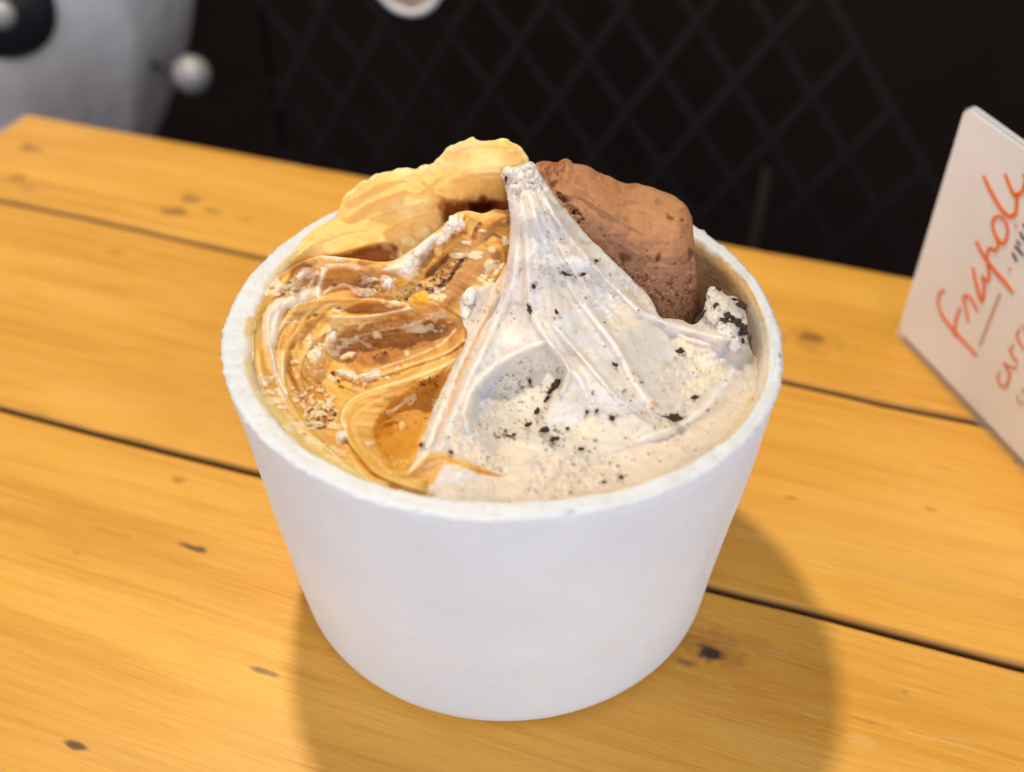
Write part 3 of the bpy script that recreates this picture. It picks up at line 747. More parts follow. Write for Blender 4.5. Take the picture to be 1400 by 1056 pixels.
# caramel fingers
def finger(p, w, h, col):
    g.ridge(p, w*.75, h, .06); g.paint(p, w, col, .85, .5, .3); g.grain(p, w*1.1, .16, .5, col=(244, 204, 130), a=.4)
finger([(636, 318), (612, 340), (592, 358), (574, 374)], 12, 2.0, (222, 160, 74))
finger([(676, 300), (650, 326), (630, 352), (602, 392)], 13, 1.6, (206, 152, 86))
finger([(690, 330), (655, 362), (622, 394), (594, 424)], 17, 2.0, (208, 150, 90))
finger([(700, 292), (672, 304), (650, 312)], 8, 1.0, (226, 166, 82))
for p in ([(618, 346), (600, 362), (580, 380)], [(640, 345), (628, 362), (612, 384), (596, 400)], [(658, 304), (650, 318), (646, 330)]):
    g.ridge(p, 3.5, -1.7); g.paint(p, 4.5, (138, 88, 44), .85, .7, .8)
g.patch([(440, 356), (500, 360), (545, 366), (560, 384), (540, 404), (490, 404), (450, 398)], (206, 138, 66), .45, 12, 14)
g.patch([(640, 300), (690, 296), (692, 340), (660, 376), (610, 400), (585, 400), (600, 360)], (196, 134, 70), .45, 12, 12)
g.paint([(640, 346), (622, 366), (600, 392), (580, 396), (556, 404), (546, 410)], 9, (150, 98, 54), .7, .8, 1.0)
g.pits(120, [(642, 342), (630, 372), (606, 398), (560, 412), (540, 408), (545, 396), (580, 384), (612, 362)], (1, 2.6), .5, (214, 178, 132), .9, 7)
g.pits(80, [(642, 342), (630, 372), (606, 398), (560, 412), (540, 408), (545, 396), (580, 384), (612, 362)], (1, 2.2), -.5, (92, 56, 32), .9, 8)
g.blob(576, 408, 17, 10, -8, 1.4, (246, 190, 52), .97, .4, .2); g.blob(600, 416, 16, 12, -40, 1.5, (226, 172, 104), .8)
g.ridge([(664, 340), (682, 338), (690, 352), (684, 372), (668, 380)], 4.5, 1.2); g.paint([(664, 340), (682, 338), (690, 352), (684, 372), (664, 384)], 6, (240, 184, 84), .9, .6, .3)
g.blob(670, 362, 10, 9, 0, .6, (246, 224, 186), .85); g.blob(673, 342, 6, 5, 0, .9, (240, 224, 196), .9)
g.paint([(662, 330), (674, 322), (688, 326)], 3, (140, 88, 46), .8, .7, .6)
# bands of the hollow
g.fold([(386, 432), (404, 418), (432, 411), (480, 409), (530, 412), (562, 418)], 1.8, 9, 1, 2)
g.grain([(388, 440), (420, 420), (480, 416), (560, 424)], 14, .5, .45, col=CAL, a=.6)
g.patch([(470, 424), (492, 416), (530, 416), (560, 422), (535, 428), (500, 431), (478, 430)], (204, 136, 62), .95, 2.5, 1.5, h=-1.4)
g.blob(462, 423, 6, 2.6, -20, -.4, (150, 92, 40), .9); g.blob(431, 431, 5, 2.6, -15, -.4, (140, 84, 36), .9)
g.fold([(440, 432), (470, 434), (505, 433), (538, 427), (568, 421)], 2.2, 7, -1, 1.6); g.paint([(446, 434), (475, 434.5), (505, 433.5), (538, 427), (566, 421)], 3, (252, 234, 196), .95, .5, .4)
g.blob(556, 424, 12, 4, -14, .8, (240, 226, 196), .9)
g.patch([(478, 448), (520, 438), (566, 430), (600, 436), (632, 440), (630, 462), (592, 480), (558, 498), (505, 506), (470, 492), (452, 478)], (192, 126, 62), .85, 10, 9, h=-.8)
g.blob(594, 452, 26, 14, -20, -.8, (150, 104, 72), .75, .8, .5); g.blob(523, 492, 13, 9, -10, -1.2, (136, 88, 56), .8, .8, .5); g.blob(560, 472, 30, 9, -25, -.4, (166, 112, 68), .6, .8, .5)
g.pits(60, [(480, 450), (620, 440), (600, 480), (500, 500)], (1, 2.2), -.4, (128, 82, 50), .7, 9)
g.pits(40, [(400, 430), (560, 435), (480, 500), (400, 520)], (1, 3), .5, (250, 226, 178), .7, 10)
for cx, cy, rx, ry, an in ((453, 462, 11, 9, -40), (475, 486, 12, 4, -15), (515, 459, 10, 6, 10), (494, 447, 9, 4, -40), (466, 450, 6, 4, -30), (432, 488, 12, 14, 20)):
    g.blob(cx, cy, rx, ry, an, 1.3, (249, 228, 180), .9, .4, .3)
g.blob(423, 500, 18, 14, 10, .9, (244, 200, 108), .85); g.blob(446, 494, 5, 18, 10, .6, (240, 190, 90), .6)
g.fold([(440, 430), (412, 448), (394, 474), (388, 502), (391, 530), (404, 562), (428, 594), (458, 622), (492, 648)], 2.4, 10, 1, 2)
g.grain([(430, 440), (396, 474), (389, 510), (400, 556), (440, 606), (490, 646)], 9, .5, .55, col=(252, 222, 150), a=.8)
g.paint([(398, 482), (397, 502), (402, 524), (414, 546), (424, 560)], 6, (188, 110, 36), .85, .8, .4)
g.patch([(398, 528), (430, 524), (452, 534), (458, 566), (444, 586), (424, 580), (408, 556)], (206, 140, 72), .7, 6, 6)
g.pits(140, [(398, 530), (452, 528), (462, 566), (440, 586), (420, 580)], (1, 2.8), .8, (250, 228, 186), .95, 11)
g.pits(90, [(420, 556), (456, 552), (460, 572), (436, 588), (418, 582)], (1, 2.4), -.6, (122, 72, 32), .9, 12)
g.paint([(414, 578), (430, 583), (450, 574)], 4, (118, 70, 30), .7, .8, .9); g.blob(434, 578, 10, 3, 10, .8, (252, 234, 196), .9)
for p, hh in (([(459, 507), (484, 510), (478, 519)], 1.6), ([(488, 514), (516, 507), (514, 514), (503, 521)], 1.8), ([(462, 592), (470, 590), (474, 597), (466, 606), (460, 600)], 1.6), ([(540, 505), (544, 500), (545, 507)], 1)):
    g.patch(p, (252, 240, 218), 1, 1.4, .8, h=hh)
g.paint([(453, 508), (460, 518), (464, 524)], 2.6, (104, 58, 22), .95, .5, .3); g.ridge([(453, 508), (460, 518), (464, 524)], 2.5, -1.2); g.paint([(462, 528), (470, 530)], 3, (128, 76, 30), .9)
g.patch([(478, 520), (490, 514), (512, 520), (502, 530), (486, 532)], (206, 138, 66), .8, 3, 2, h=.6)
g.pits(30, [(478, 518), (545, 500), (560, 505), (500, 532), (486, 534)], (1.5, 3), .5, (250, 222, 168), .9, 13)
for p, hh, ww in (([(520, 440), (470, 446), (436, 460), (418, 482), (410, 508), (414, 534)], 1.1, 7), ([(470, 452), (446, 470), (434, 492), (432, 516)], .9, 6), ([(628, 446), (604, 470), (570, 486), (530, 500), (500, 508)], 1.0, 7), ([(410, 420), (392, 438), (378, 464), (374, 496), (382, 530), (400, 566)], 1.0, 6), ([(600, 430), (560, 446), (520, 452), (484, 462)], .7, 8)):
    g.fold(p, hh, ww, 1, 1.6); g.grain(p, ww*1.3, .35, .6, col=(255, 226, 160), a=.6); g.paint(p, 1.8, (255, 232, 176), .6, .6, .7)
# front ribbon folded into a pocket
top = [(640, 462), (612, 482), (572, 496), (536, 508), (506, 518)]
g.fold(top, 1.8, 10, 1, 2); g.grain(top, 12, .6, .5, col=CAD, a=.5); g.paint(top, 3, (250, 224, 160), .7, .6, .6)
pocket = [(606, 508), (580, 522), (545, 540), (520, 566), (510, 588), (514, 612), (530, 640), (548, 644), (566, 626), (580, 590), (598, 548)]
g.patch(pocket, (226, 160, 54), .95, 7, 4, h=-2.2); g.blob(532, 590, 22, 12, -35, -1.4, (206, 132, 44), .75, .9, .4); g.blob(540, 616, 20, 12, -30, -.4, (218, 146, 44), .7, .9, .4)
fr = [(638, 478), (612, 496), (574, 512), (534, 524), (494, 538), (474, 552), (467, 572), (475, 598), (492, 624), (514, 646), (546, 660), (590, 672)]
g.fold(fr, 3.6, 22, -1, 2.2, .05); g.paint([(q[0]+7, q[1]+8) for q in fr], 15, (243, 190, 92), .9, .5, .2, .05)
g.grain([(q[0]+7, q[1]+8) for q in fr], 20, .9, .5, col=(253, 222, 150), a=.85); g.grain([(q[0]+7, q[1]+8) for q in fr], 20, .5, .9, col=(214, 146, 52), a=.6)
g.paint([(q[0]+1, q[1]+1) for q in fr[:8]], 2.4, (254, 232, 176), .8, .6, .4)
g.paint([(505, 640), (480, 612), (462, 590)], 3, (196, 120, 38), .7, .7, .4)
g.paint([(526, 566), (540, 560), (552, 550), (560, 540)], 5, (246, 216, 160), .85, .6, .5); g.ridge([(526, 566), (540, 560), (552, 550), (560, 540)], 4, 1.0)
g.blob(564, 546, 7, 10, 30, .8, (246, 222, 178), .85); g.blob(549, 582, 6, 9, 10, .5, (248, 216, 150), .8)
g.blob(585, 522, 13, 7, -30, .9, (188, 124, 62), .8, .6, .6); g.blob(586, 516, 8, 4, -20, 1.0, (240, 208, 168), .8); g.pits(40, [(560, 520), (600, 512), (596, 535), (565, 545)], (1, 2), -.4, (140, 84, 40), .8, 14)
g.pits(26, pocket, (1, 2.0), -.3, (160, 100, 36), .8, 15); g.pits(50, [(516, 630), (560, 628), (545, 648), (530, 648)], (1, 2.2), .5, (248, 206, 120), .9, 16)
g.fold([(470, 605), (486, 630), (510, 652), (540, 664)], 1.2, 8, 1, 2)
g.patch([(361, 470), (362, 431), (374, 413), (393, 406), (417, 399), (427, 404), (422, 411), (395, 420), (388, 429), (384, 447), (379, 468), (376, 484), (387, 528), (378, 516), (367, 482)], WH, .97, 2.5, 3.5, h=.8)
g.grain([(372, 420), (370, 460), (380, 508)], 9, .5, .6, col=(214, 190, 150), a=.6)
g.paint([(386, 480), (388, 500), (386, 520)], 4, CR, .8, .6, .8); g.paint([(376, 540), (392, 566), (416, 590), (446, 614)], 5, (255, 232, 182), .6, .8, .8)
for cx, cy, rx, ry, an in ((453, 461, 12, 9, -50), (432, 486, 14, 14, 20), (476, 486, 13, 4.5, -15), (514, 459, 12, 7, 10), (446, 556, 8, 6, 20), (452, 545, 6, 4, -30), (436, 534, 8, 4, 0)):
    g.blob(cx, cy, rx, ry, an, .7, (254, 236, 196), .9, .6, .9)
for p, hh in (([(458, 506), (485, 509), (478, 520)], 1.2), ([(487, 514), (518, 506), (516, 515), (503, 522)], 1.3), ([(461, 591), (471, 589), (475, 598), (466, 607), (459, 601)], 1.2)):
    g.patch(p, (255, 246, 228), 1, 1.3, .8, h=hh)
g.patch([(523, 370), (549, 354), (567, 338), (592, 320), (592, 333), (581, 352), (562, 382), (542, 374)], WH, .97, 2.5, 4)
cr_ = sstep(.13, .20, fbm(X*.030+5, Y*.060, 4, 128, .6))*sstep(640, 600, Y); g.mix(slice(None), cr_, (255, 240, 208), .75); g.h += .0005*cr_
br_ = sstep(.10, .24, fbm(X*.024+70, Y*.036, 4, 129, .6))*sstep(540, 480, Y); g.mix(slice(None), br_, (172, 116, 68), .6); g.h += .0004*br_*fbm(X*.2, Y*.2, 3, 130)
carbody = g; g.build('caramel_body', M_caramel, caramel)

# ================= chocolate, back right
choc = thing('chocolate_gelato', 'matte brown chocolate gelato block standing at the rear right of the tub', 'gelato')
out = [(722, 240), (733, 224), (746, 220), (760, 222), (772, 217), (780, 219), (786, 224), (806, 228), (818, 236), (836, 243), (856, 251), (872, 251), (904, 261), (926, 271), (940, 284), (946, 300), (949, 330), (951, 360), (954, 400), (957, 440), (952, 475), (880, 470), (800, 420), (740, 340), (718, 280)]
ct = [(733, 224, 'y', 24), (772, 217, 'y', 31), (818, 236, 'y', 33), (870, 251, 'y', 33), (926, 271, 'y', 29), (946, 300, 'y', 22), (949, 340, 'y', 15), (954, 400, 'y', 10), (957, 440, 'y', 7), (952, 475, 'z', 66), (880, 470, 'z', 68), (800, 420, 'y', 8), (740, 340, 'y', 15), (718, 280, 'y', 22), (722, 240, 'y', 24),
      (780, 250, 'y', 23), (760, 270, 'y', 19), (830, 268, 'y', 23), (890, 290, 'y', 21), (930, 305, 'y', 17), (800, 300, 'y', 14), (850, 310, 'y', 14.5), (900, 340, 'y', 12), (820, 340, 'y', 11.5), (880, 380, 'y', 8), (930, 380, 'y', 8), (930, 430, 'y', 5.5), (890, 425, 'y', 6), (850, 370, 'y', 9.5)]
g = Solid(out, ct, (200, 144, 100), step=1.5, edge=(9, 2.4), back=(50, 20), seed=140, wob=1.4)
X, Y = g.X, g.Y
g.h += .0012*fbm(X*.014, Y*.018, 3, 141)+.0006*fbm(X*.045, Y*.06, 4, 142)+.00022*fbm(X*.2, Y*.2, 3, 143)
g.mix(slice(None), sstep(-.05, .2, fbm(X*.03, Y*.04, 4, 144)), (190, 124, 80), .5)
g.mix(slice(None), sstep(.0, .25, fbm(X*.05+3, Y*.05, 4, 145)), (206, 146, 100), .35)
g.fold([(752, 262), (790, 268), (825, 286), (850, 298)], 1.0, 18, -1, 4); g.fold([(800, 250), (835, 262), (860, 252)], .9, 12, 1, 3)
g.ridge([(776, 222), (778, 236), (772, 250)], 4, .8); g.ridge([(905, 262), (880, 300), (890, 340)], 16, .7)
fac = [(790, 300), (830, 300), (900, 350), (944, 350), (956, 440), (900, 440), (860, 410), (800, 345)]
g.patch(fac, (152, 110, 88), .75, 26, 14)  # shade on the front face painted in as a darker brown
g.mix(slice(None), sstep(.05, .25, fbm(X*.09, Y*.09, 4, 148)), (150, 96, 66), .45)
g.h += .0004*fbm(X*.11, Y*.11, 3, 149)
for p in ([(770, 240), (810, 262), (860, 280), (915, 292)], [(790, 262), (830, 292), (880, 318)], [(840, 330), (880, 350), (930, 352)]): g.fold(p, .5, 12, -1, 3); g.grain(p, 18, .35, .3)
low = [(800, 330), (850, 360), (905, 385), (950, 370), (956, 445), (900, 440), (860, 405), (815, 360)]
g.pits(420, low, (.9, 2.2), -.35, (112, 64, 40), .85, 21); g.pits(260, low, (.9, 2.0), .3, (196, 146, 110), .7, 22)
g.pits(150, fac, (.9, 2.0), -.3, (120, 74, 50), .8, 23); g.pits(90, out, (.9, 1.8), -.2, (132, 82, 54), .7, 24)
for cx, cy, rx, ry, an in ((786, 288, 14, 6, 50), (770, 272, 5, 9, -50), (855, 352, 11, 6, 20), (900, 352, 4, 7, 30), (915, 388, 5, 4, 0), (944, 348, 6, 11, 20), (916, 297, 10, 5, 35), (933, 302, 3, 3, 0), (778, 296, 8, 3, 60)):
    g.blob(cx, cy, rx, ry, an, -.7, (104, 62, 44), .85, .7, .6)
g.pits(120, [(765, 262), (800, 300), (795, 310), (770, 280), (758, 262)], (.9, 2.0), -.4, (100, 54, 32), .9, 25)
g.paint([(735, 226), (745, 224), (758, 224), (774, 220)], 4, (176, 102, 60), .8, .6, .8)
g.pits(60, [(734, 222), (776, 218), (770, 232), (745, 240)], (1, 2.4), .6, (184, 112, 70), .8, 26); g.blob(757, 249, 7, 3, -25, .8, (120, 66, 38), .9)
g.build('chocolate_body', M_choc, choc)

# ================= cookies and cream, front right, pulled up to a peak
cookie = thing('cookie_gelato', 'white cookies and cream gelato pulled up to a tall peak, flecked with dark crumbs', 'gelato')
out = [(684, 240), (688, 230), (696, 226), (704, 228), (716, 224), (728, 221), (738, 236), (752, 258), (770, 283), (792, 309), (816, 335), (842, 360), (868, 386), (886, 404), (896, 420), (904, 434), (926, 436), (950, 443), (962, 424), (966, 402), (972, 392), (984, 394), (992, 404), (1004, 405), (1014, 413), (1020, 428), (1022, 444), (1022, 462),
       (1032, 488), (1054, 500), (1051, 532), (1030, 566), (1004, 600), (964, 632), (927, 656), (877, 672), (794, 688), (718, 697), (650, 697), (602, 691), (568, 678), (556, 652), (566, 632), (578, 600), (590, 566), (604, 532), (622, 496), (638, 462), (634, 444), (628, 424), (632, 404), (645, 391), (660, 392), (676, 386), (690, 364), (697, 330), (698, 296), (692, 262), (690, 248)]
ct = [(690, 232, 'y', 17), (728, 223, 'y', 18), (710, 240, 'y', 15), (700, 270, 'y', 12), (745, 250, 'y', 15), (770, 283, 'y', 12.5), (792, 309, 'y', 10.5), (842, 360, 'y', 6), (886, 404, 'y', 2.5), (904, 434, 'z', 78), (950, 443, 'z', 76.5), (966, 402, 'z', 76), (984, 394, 'z', 77), (1014, 413, 'z', 77), (1022, 462, 'z', 76), (1000, 440, 'z', 81), (980, 420, 'z', 79), (1046, 500, 'z', 71), (1043, 530, 'z', 72.5), (998, 592, 'z', 73.5), (924, 646, 'z', 74), (876, 662, 'z', 74), (793, 678, 'z', 74), (718, 687, 'z', 74), (651, 687, 'z', 74), (602, 680, 'z', 74.5), (556, 652, 'z', 75.5),
      (578, 600, 'z', 75.5), (604, 532, 'z', 76), (638, 462, 'z', 78), (630, 415, 'y', 1.5), (645, 391, 'y', 4), (680, 385, 'y', 4), (697, 330, 'y', 8), (698, 296, 'y', 10), (720, 300, 'y', 4.5), (715, 350, 'y', 0), (700, 400, 'y', -3.0), (720, 420, 'y', -6.5), (680, 440, 'y', -6), (740, 470, 'z', 80.5), (660, 480, 'z', 79.5), (700, 500, 'z', 76.5),
      (690, 540, 'z', 73), (720, 540, 'z', 73), (740, 560, 'z', 73), (650, 560, 'z', 78), (640, 600, 'z', 76), (760, 320, 'y', 5), (780, 380, 'y', -1), (800, 430, 'z', 84), (830, 400, 'y', .5), (790, 480, 'z', 79.5), (840, 520, 'z', 77.5), (880, 560, 'z', 75.5), (780, 540, 'z', 75.5), (850, 460, 'z', 80.5), (900, 480, 'z', 76.5), (950, 500, 'z', 74.5), (960, 550, 'z', 73.5), (900, 600, 'z', 73.5), (820, 620, 'z', 73), (740, 620, 'z', 73.5), (680, 650, 'z', 73.5), (620, 650, 'z', 74.5), (1010, 510, 'z', 73)]
g = Solid(out, ct, (226, 217, 205), step=1.5, edge=(4, .6), back=(44, 13), seed=160, wob=1.6)
X, Y = g.X, g.Y
ax = X-712; ay = Y-205; ra = np.hypot(ax, ay); ta = np.arctan2(ay, ax)
tw = ta+.10*fbm(X*.012, Y*.012, 3, 161)
s1_ = fbm(tw*8, ra/120, 4, 162); s2_ = fbm(tw*46, ra/60, 3, 166); up = sstep(560, 420, Y+.12*(X-712))
msk_ = .35+.65*sstep(-.12, .12, fbm(X*.010+4, Y*.010, 3, 175))
lf = .30+.70*sstep(735, 690, X+.25*(Y-330))
g.h += (.0026*s1_*(.5+.5*lf)+.0006*s2_*msk_*lf)*up*np.clip(ra/110, .25, 1)+.0007*fbm(X*.035, Y*.05, 4, 168)+.0009*fbm(X*.012, Y*.016, 3, 169)
g.mix(slice(None), sstep(.02, .2, s2_)*up*(.4+.6*lf), (242, 236, 228), .6); g.mix(slice(None), sstep(-.04, -.22, s2_)*up*(.35+.65*lf), (228, 202, 180), .6)
g.mix(slice(None), sstep(.08, .26, fbm(X*.018, Y*.030, 4, 170)), (230, 228, 232), .7); g.mix(slice(None), sstep(.08, .26, fbm(X*.02+30, Y*.034, 4, 172)), (246, 230, 200), .75)
lowp = [(560, 660), (640, 600), (760, 640), (900, 590), (1000, 540), (1044, 510), (1040, 535), (960, 622), (876, 662), (718, 688), (600, 682)]
g.patch(lowp, (244, 222, 198), .65, 18, 12)
g.paint([(640, 690), (720, 688), (800, 678), (880, 662), (940, 640), (1000, 592), (1046, 520)], 9, (242, 208, 168), .8, .8, .7, .02)
g.paint([(1032, 478), (1044, 500), (1044, 530), (1028, 555)], 9, (226, 192, 160), .8, .8, .7)
g.ridge([(728, 290), (752, 350), (790, 420), (836, 484), (872, 530)], 13, -1.5); g.ridge([(708, 290), (716, 350), (712, 420), (690, 470)], 10, -.9)
g.patch([(742, 262), (772, 296), (830, 366), (884, 420), (852, 436), (800, 392), (758, 330)], None, 0, 10, 5, h=1.1)
tear = sstep(-.03, .14, fbm(X*.016+60, Y*.02, 3, 176)); g.h += .0011*fbm(X*.13, Y*.15, 4, 177, .6)*tear; g.mix(slice(None), tear*sstep(.0, .3, fbm(X*.12, Y*.12, 3, 178)), (204, 190, 178), .65)
g.mix(slice(None), sstep(.08, .22, fbm(ta*9+3, ra/55, 4, 179)), (206, 196, 188), .55)
g.pits(160, out, (.9, 2.4), -.45, (216, 200, 186), .5, 45)
def strand(p, w, h, col=None, a=.8, gr=True):
    g.ridge(p, w, h, .1)
    if col is not None: g.paint(p, w*1.3, col, a, .7, .5)
    if gr: g.grain(p, w*2.2, h*.28, .4, col=(222, 204, 190), a=.45)
W2 = (244, 239, 232)
strand([(702, 262), (706, 320), (700, 380), (682, 430), (660, 480), (636, 530), (612, 590)], 6, 1.5, W2)
strand([(700, 300), (697, 345), (684, 392), (660, 440), (640, 480)], 4, 1.0, (246, 234, 220))
strand([(690, 370), (672, 410), (650, 452), (628, 500), (606, 555), (585, 610), (566, 648)], 5, 1.2, (250, 240, 226))
strand([(712, 270), (718, 330), (722, 390), (728, 430), (750, 466), (782, 500)], 6, 1.3, W2)
strand([(722, 262), (742, 320), (772, 380), (808, 430), (842, 476), (866, 520), (900, 562)], 6, 1.4, (248, 242, 236))
strand([(736, 256), (770, 312), (812, 362), (850, 402), (884, 430), (930, 446), (985, 462)], 5, 1.6, W2)
strand([(730, 270), (760, 330), (800, 392), (846, 440)], 4, 1.0, W2)
strand([(752, 440), (790, 482), (822, 520), (848, 548), (880, 566)], 4, 1.2, W2)
strand([(738, 446), (764, 490), (790, 516), (806, 550)], 5, 1.0, (240, 238, 240))
strand([(904, 440), (940, 452), (980, 462), (1014, 460)], 6, 1.5, W2)
strand([(890, 424), (930, 458), (975, 474)], 4, .9, (236, 232, 232))
# scooped pocket under the bright ridge
pk_ = [(748, 470), (720, 482), (690, 500), (664, 520), (648, 548), (646, 582), (668, 598), (716, 600), (742, 588), (752, 560), (772, 526), (776, 500)]
g.patch(pk_, (236, 226, 210), .7, 8, 5, h=-2.4); g.patch([(700, 494), (668, 516), (650, 545), (650, 575), (664, 560), (680, 530)], (212, 214, 224), .75, 8, 4)  # second patch paints bluish shade onto the pocket's left side
g.ridge([(640, 590), (636, 560), (650, 528), (680, 498), (716, 478), (746, 468)], 5, 1.8, .1); g.paint([(640, 592), (636, 560), (650, 528), (680, 498), (716, 478), (748, 467)], 7, W2, .95, .6, .25)
g.patch([(716, 470), (690, 480), (668, 504), (654, 530), (640, 560), (644, 520), (664, 480), (690, 450), (716, 452)], W2, .7, 8, 4)
g.ridge([(748, 468), (766, 486), (776, 506), (772, 528), (758, 552)], 4, 1.0)
g.pits(90, [(690, 500), (745, 480), (770, 510), (742, 570), (690, 600), (655, 590), (652, 560)], (.8, 2.2), .25, (118, 84, 70), .85, 31)
g.pits(70, [(690, 500), (745, 480), (770, 510), (742, 570), (690, 600), (655, 590), (652, 560)], (.8, 1.8), .2, (170, 128, 96), .8, 32)
g.fold([(646, 600), (690, 602), (730, 606), (780, 622), (840, 614), (900, 592), (950, 570), (990, 540), (1016, 505)], .8, 18, -1, 6, .25)
g.fold([(770, 560), (810, 556), (850, 560), (890, 582), (930, 590)], .9, 12, 1, 3); g.ridge([(870, 600), (920, 586), (960, 560), (990, 520)], 6, .9); g.paint([(870, 602), (920, 588), (960, 562), (990, 524), (1006, 496)], 7, (248, 244, 240), .7, .7, .5)
g.paint([(930, 545), (960, 525), (990, 505)], 16, (250, 232, 198), .6, .8, .6)
g.blob(894, 553, 9, 5, 0, .3, (232, 186, 130), .8); g.blob(838, 551, 60, 16, 5, .6, (228, 226, 234), .5, .8, .4)
# caramel dragged across the foot of the peak
g.paint([(552, 656), (576, 634), (600, 626), (624, 632), (652, 642), (678, 650)], 9, (240, 178, 70), .95, .7, .5, .2); g.ridge([(552, 652), (578, 632), (602, 622), (626, 629), (656, 642)], 5, 1.0)
g.patch([(548, 656), (578, 640), (602, 634), (600, 650), (588, 664), (562, 662)], (238, 174, 66), .9, 4, 3, h=-.6); g.paint([(640, 640), (664, 647), (690, 652)], 3, (206, 140, 70), .8, .7, .7)
g.paint([(558, 645), (574, 630), (592, 612)], 3.5, (252, 240, 214), .9, .5, .3)
g.patch([(600, 646), (625, 640), (648, 646), (652, 656), (620, 662), (598, 660)], (236, 230, 232), .9, 3, 2, h=.5)
# left flank: peach streaks, fat white bead
for p in ([(690, 380), (664, 432), (640, 486), (618, 540)], [(680, 410), (650, 466), (628, 520), (606, 580)], [(694, 330), (690, 370), (676, 404)], [(668, 430), (640, 492), (612, 562), (594, 610)], [(640, 560), (628, 590), (616, 616)]):
    g.paint(p, 4, (234, 192, 150), .7, .8, .8)
g.blob(641, 404, 10, 14, 12, 2.6, (252, 246, 234), .97, .25, .12); g.blob(636, 428, 8, 10, 0, 1.4, (246, 236, 222), .8); g.blob(632, 446, 7, 7, 0, .9, (238, 224, 206), .8); g.pits(40, [(628, 396), (690, 396), (650, 450), (632, 450)], (.8, 2), .3, (176, 128, 92), .8, 33)
g.patch([(726, 300), (752, 300), (776, 350), (752, 360), (728, 352)], (232, 230, 234), .6, 10, 6, h=-.6); g.patch([(752, 328), (790, 332), (806, 350), (770, 352)], (246, 230, 204), .7, 6, 4)
g.patch([(766, 355), (800, 352), (806, 362), (786, 374)], (250, 248, 246), .8, 4, 2, h=.6)
g.blob(706, 238, 14, 9, 10, .9, W2, .9); g.blob(694, 234, 8, 7, -30, 1.0, W2, .9); g.pits(50, [(684, 230), (735, 222), (745, 250), (700, 262)], (1, 3.0), .8, (250, 246, 238), .8, 34)
g.pits(24, [(690, 240), (735, 225), (745, 262), (704, 262)], (.8, 1.8), -.3, (196, 160, 124), .8, 35)
# knobbly end against the tub wall
for cx, cy, rx, ry, an, h in ((974, 400, 9, 9, 0, 2.2), (985, 415, 14, 12, -30, 2.4), (998, 428, 16, 12, 10, 2.6), (975, 432, 12, 10, 0, 1.8), (1008, 470, 9, 14, 40, 2.0), (998, 450, 20, 9, -8, 1.6)):
    g.blob(cx, cy, rx, ry, an, h, (244, 238, 232), .9)
g.pits(40, [(960, 400), (1018, 410), (1020, 470), (960, 450)], (1.2, 3.5), .9, (250, 246, 240), .8, 36); g.patch([(1000, 470), (990, 490), (978, 492), (985, 474)], (206, 202, 206), .6, 4, 2, h=-.6)
# small crumbs
flat_ = [(640, 600), (700, 580), (780, 560), (860, 500), (930, 470), (1010, 500), (1030, 540), (960, 615), (860, 655), (720, 680), (620, 675)]
g.pits(80, flat_, (.8, 1.9), .2, (140, 100, 80), .8, 37); g.pits(70, flat_, (1, 2.6), .2, (206, 162, 126), .7, 38); g.pits(26, flat_, (1.4, 3.0), .4, (66, 46, 42), .9, 39)
g.pits(45, [(700, 290), (740, 280), (880, 420), (880, 520), (760, 480), (660, 480)], (.8, 1.7), .2, (150, 112, 92), .8, 40); g.pits(14, [(700, 290), (740, 280), (880, 420), (880, 520), (760, 480), (700, 450)], (1.2, 2.4), .4, (60, 46, 42), .9, 41)
g.pits(40, [(655, 625), (680, 622), (690, 650), (660, 648)], (.8, 1.9), .2, (120, 88, 74), .85, 42); g.pits(60, [(735, 575), (775, 590), (770, 612), (740, 606)], (.8, 2.0), .3, (90, 60, 48), .85, 43)
g.blob(880, 566, 9, 3, 10, .3, (200, 160, 130), .6)
CRUMBS = [(960, 434, 6.5, 9, 10), (1002, 441, 13, 6, 8), (996, 434, 6, 5, 40), (1013, 420, 7, 6.5, 0), (1006, 411, 6, 3, 15), (1014, 453, 8, 6, -50), (1015, 466, 3, 3.5, 0), (978, 418, 3.6, 4, 40), (982, 396, 4, 2.8, 10), (955, 412, 1.6, 6, 5), (930, 481, 5, 4.5, 20),
        (763, 527, 8.5, 6, -25), (754, 536, 4, 5, 30), (748, 547, 3, 6.5, 35), (725, 424, 2.8, 6.5, -20), (923, 574, 9, 7, 20), (912, 571, 7, 2.2, 15), (745, 590, 6, 5.5, 15), (757, 602, 7, 5, -20), (722, 582, 4, 5.5, 20), (734, 566, 3, 7, 15), (838, 573, 4.2, 3.6, 10), (794, 615, 5, 2.8, -15), (849, 654, 3.6, 3, 0), (825, 660, 3.4, 2.8, 0),
        (761, 427, 2.6, 4.2, -30), (841, 500, 4.4, 3.2, 35), (803, 564, 2, 3.2, -30), (816, 562, 2, 3.6, 30), (770, 374, 9, 2.4, 22), (796, 376, 8, 2.2, -24), (813, 357, 4, 2, -10), (730, 391, 3.2, 4, 40), (696, 597, 5, 2, 5), (682, 598, 3, 1.8, 0), (703, 596, 3, 2.6, 0), (577, 609, 3.4, 3, 0), (617, 620, 3.6, 3.4, 20), (948, 545, 5, 2.6, -20), (776, 587, 2.6, 2.6, 0), (725, 522, 2, 4, -15), (694, 243, 3, 5, 20)]
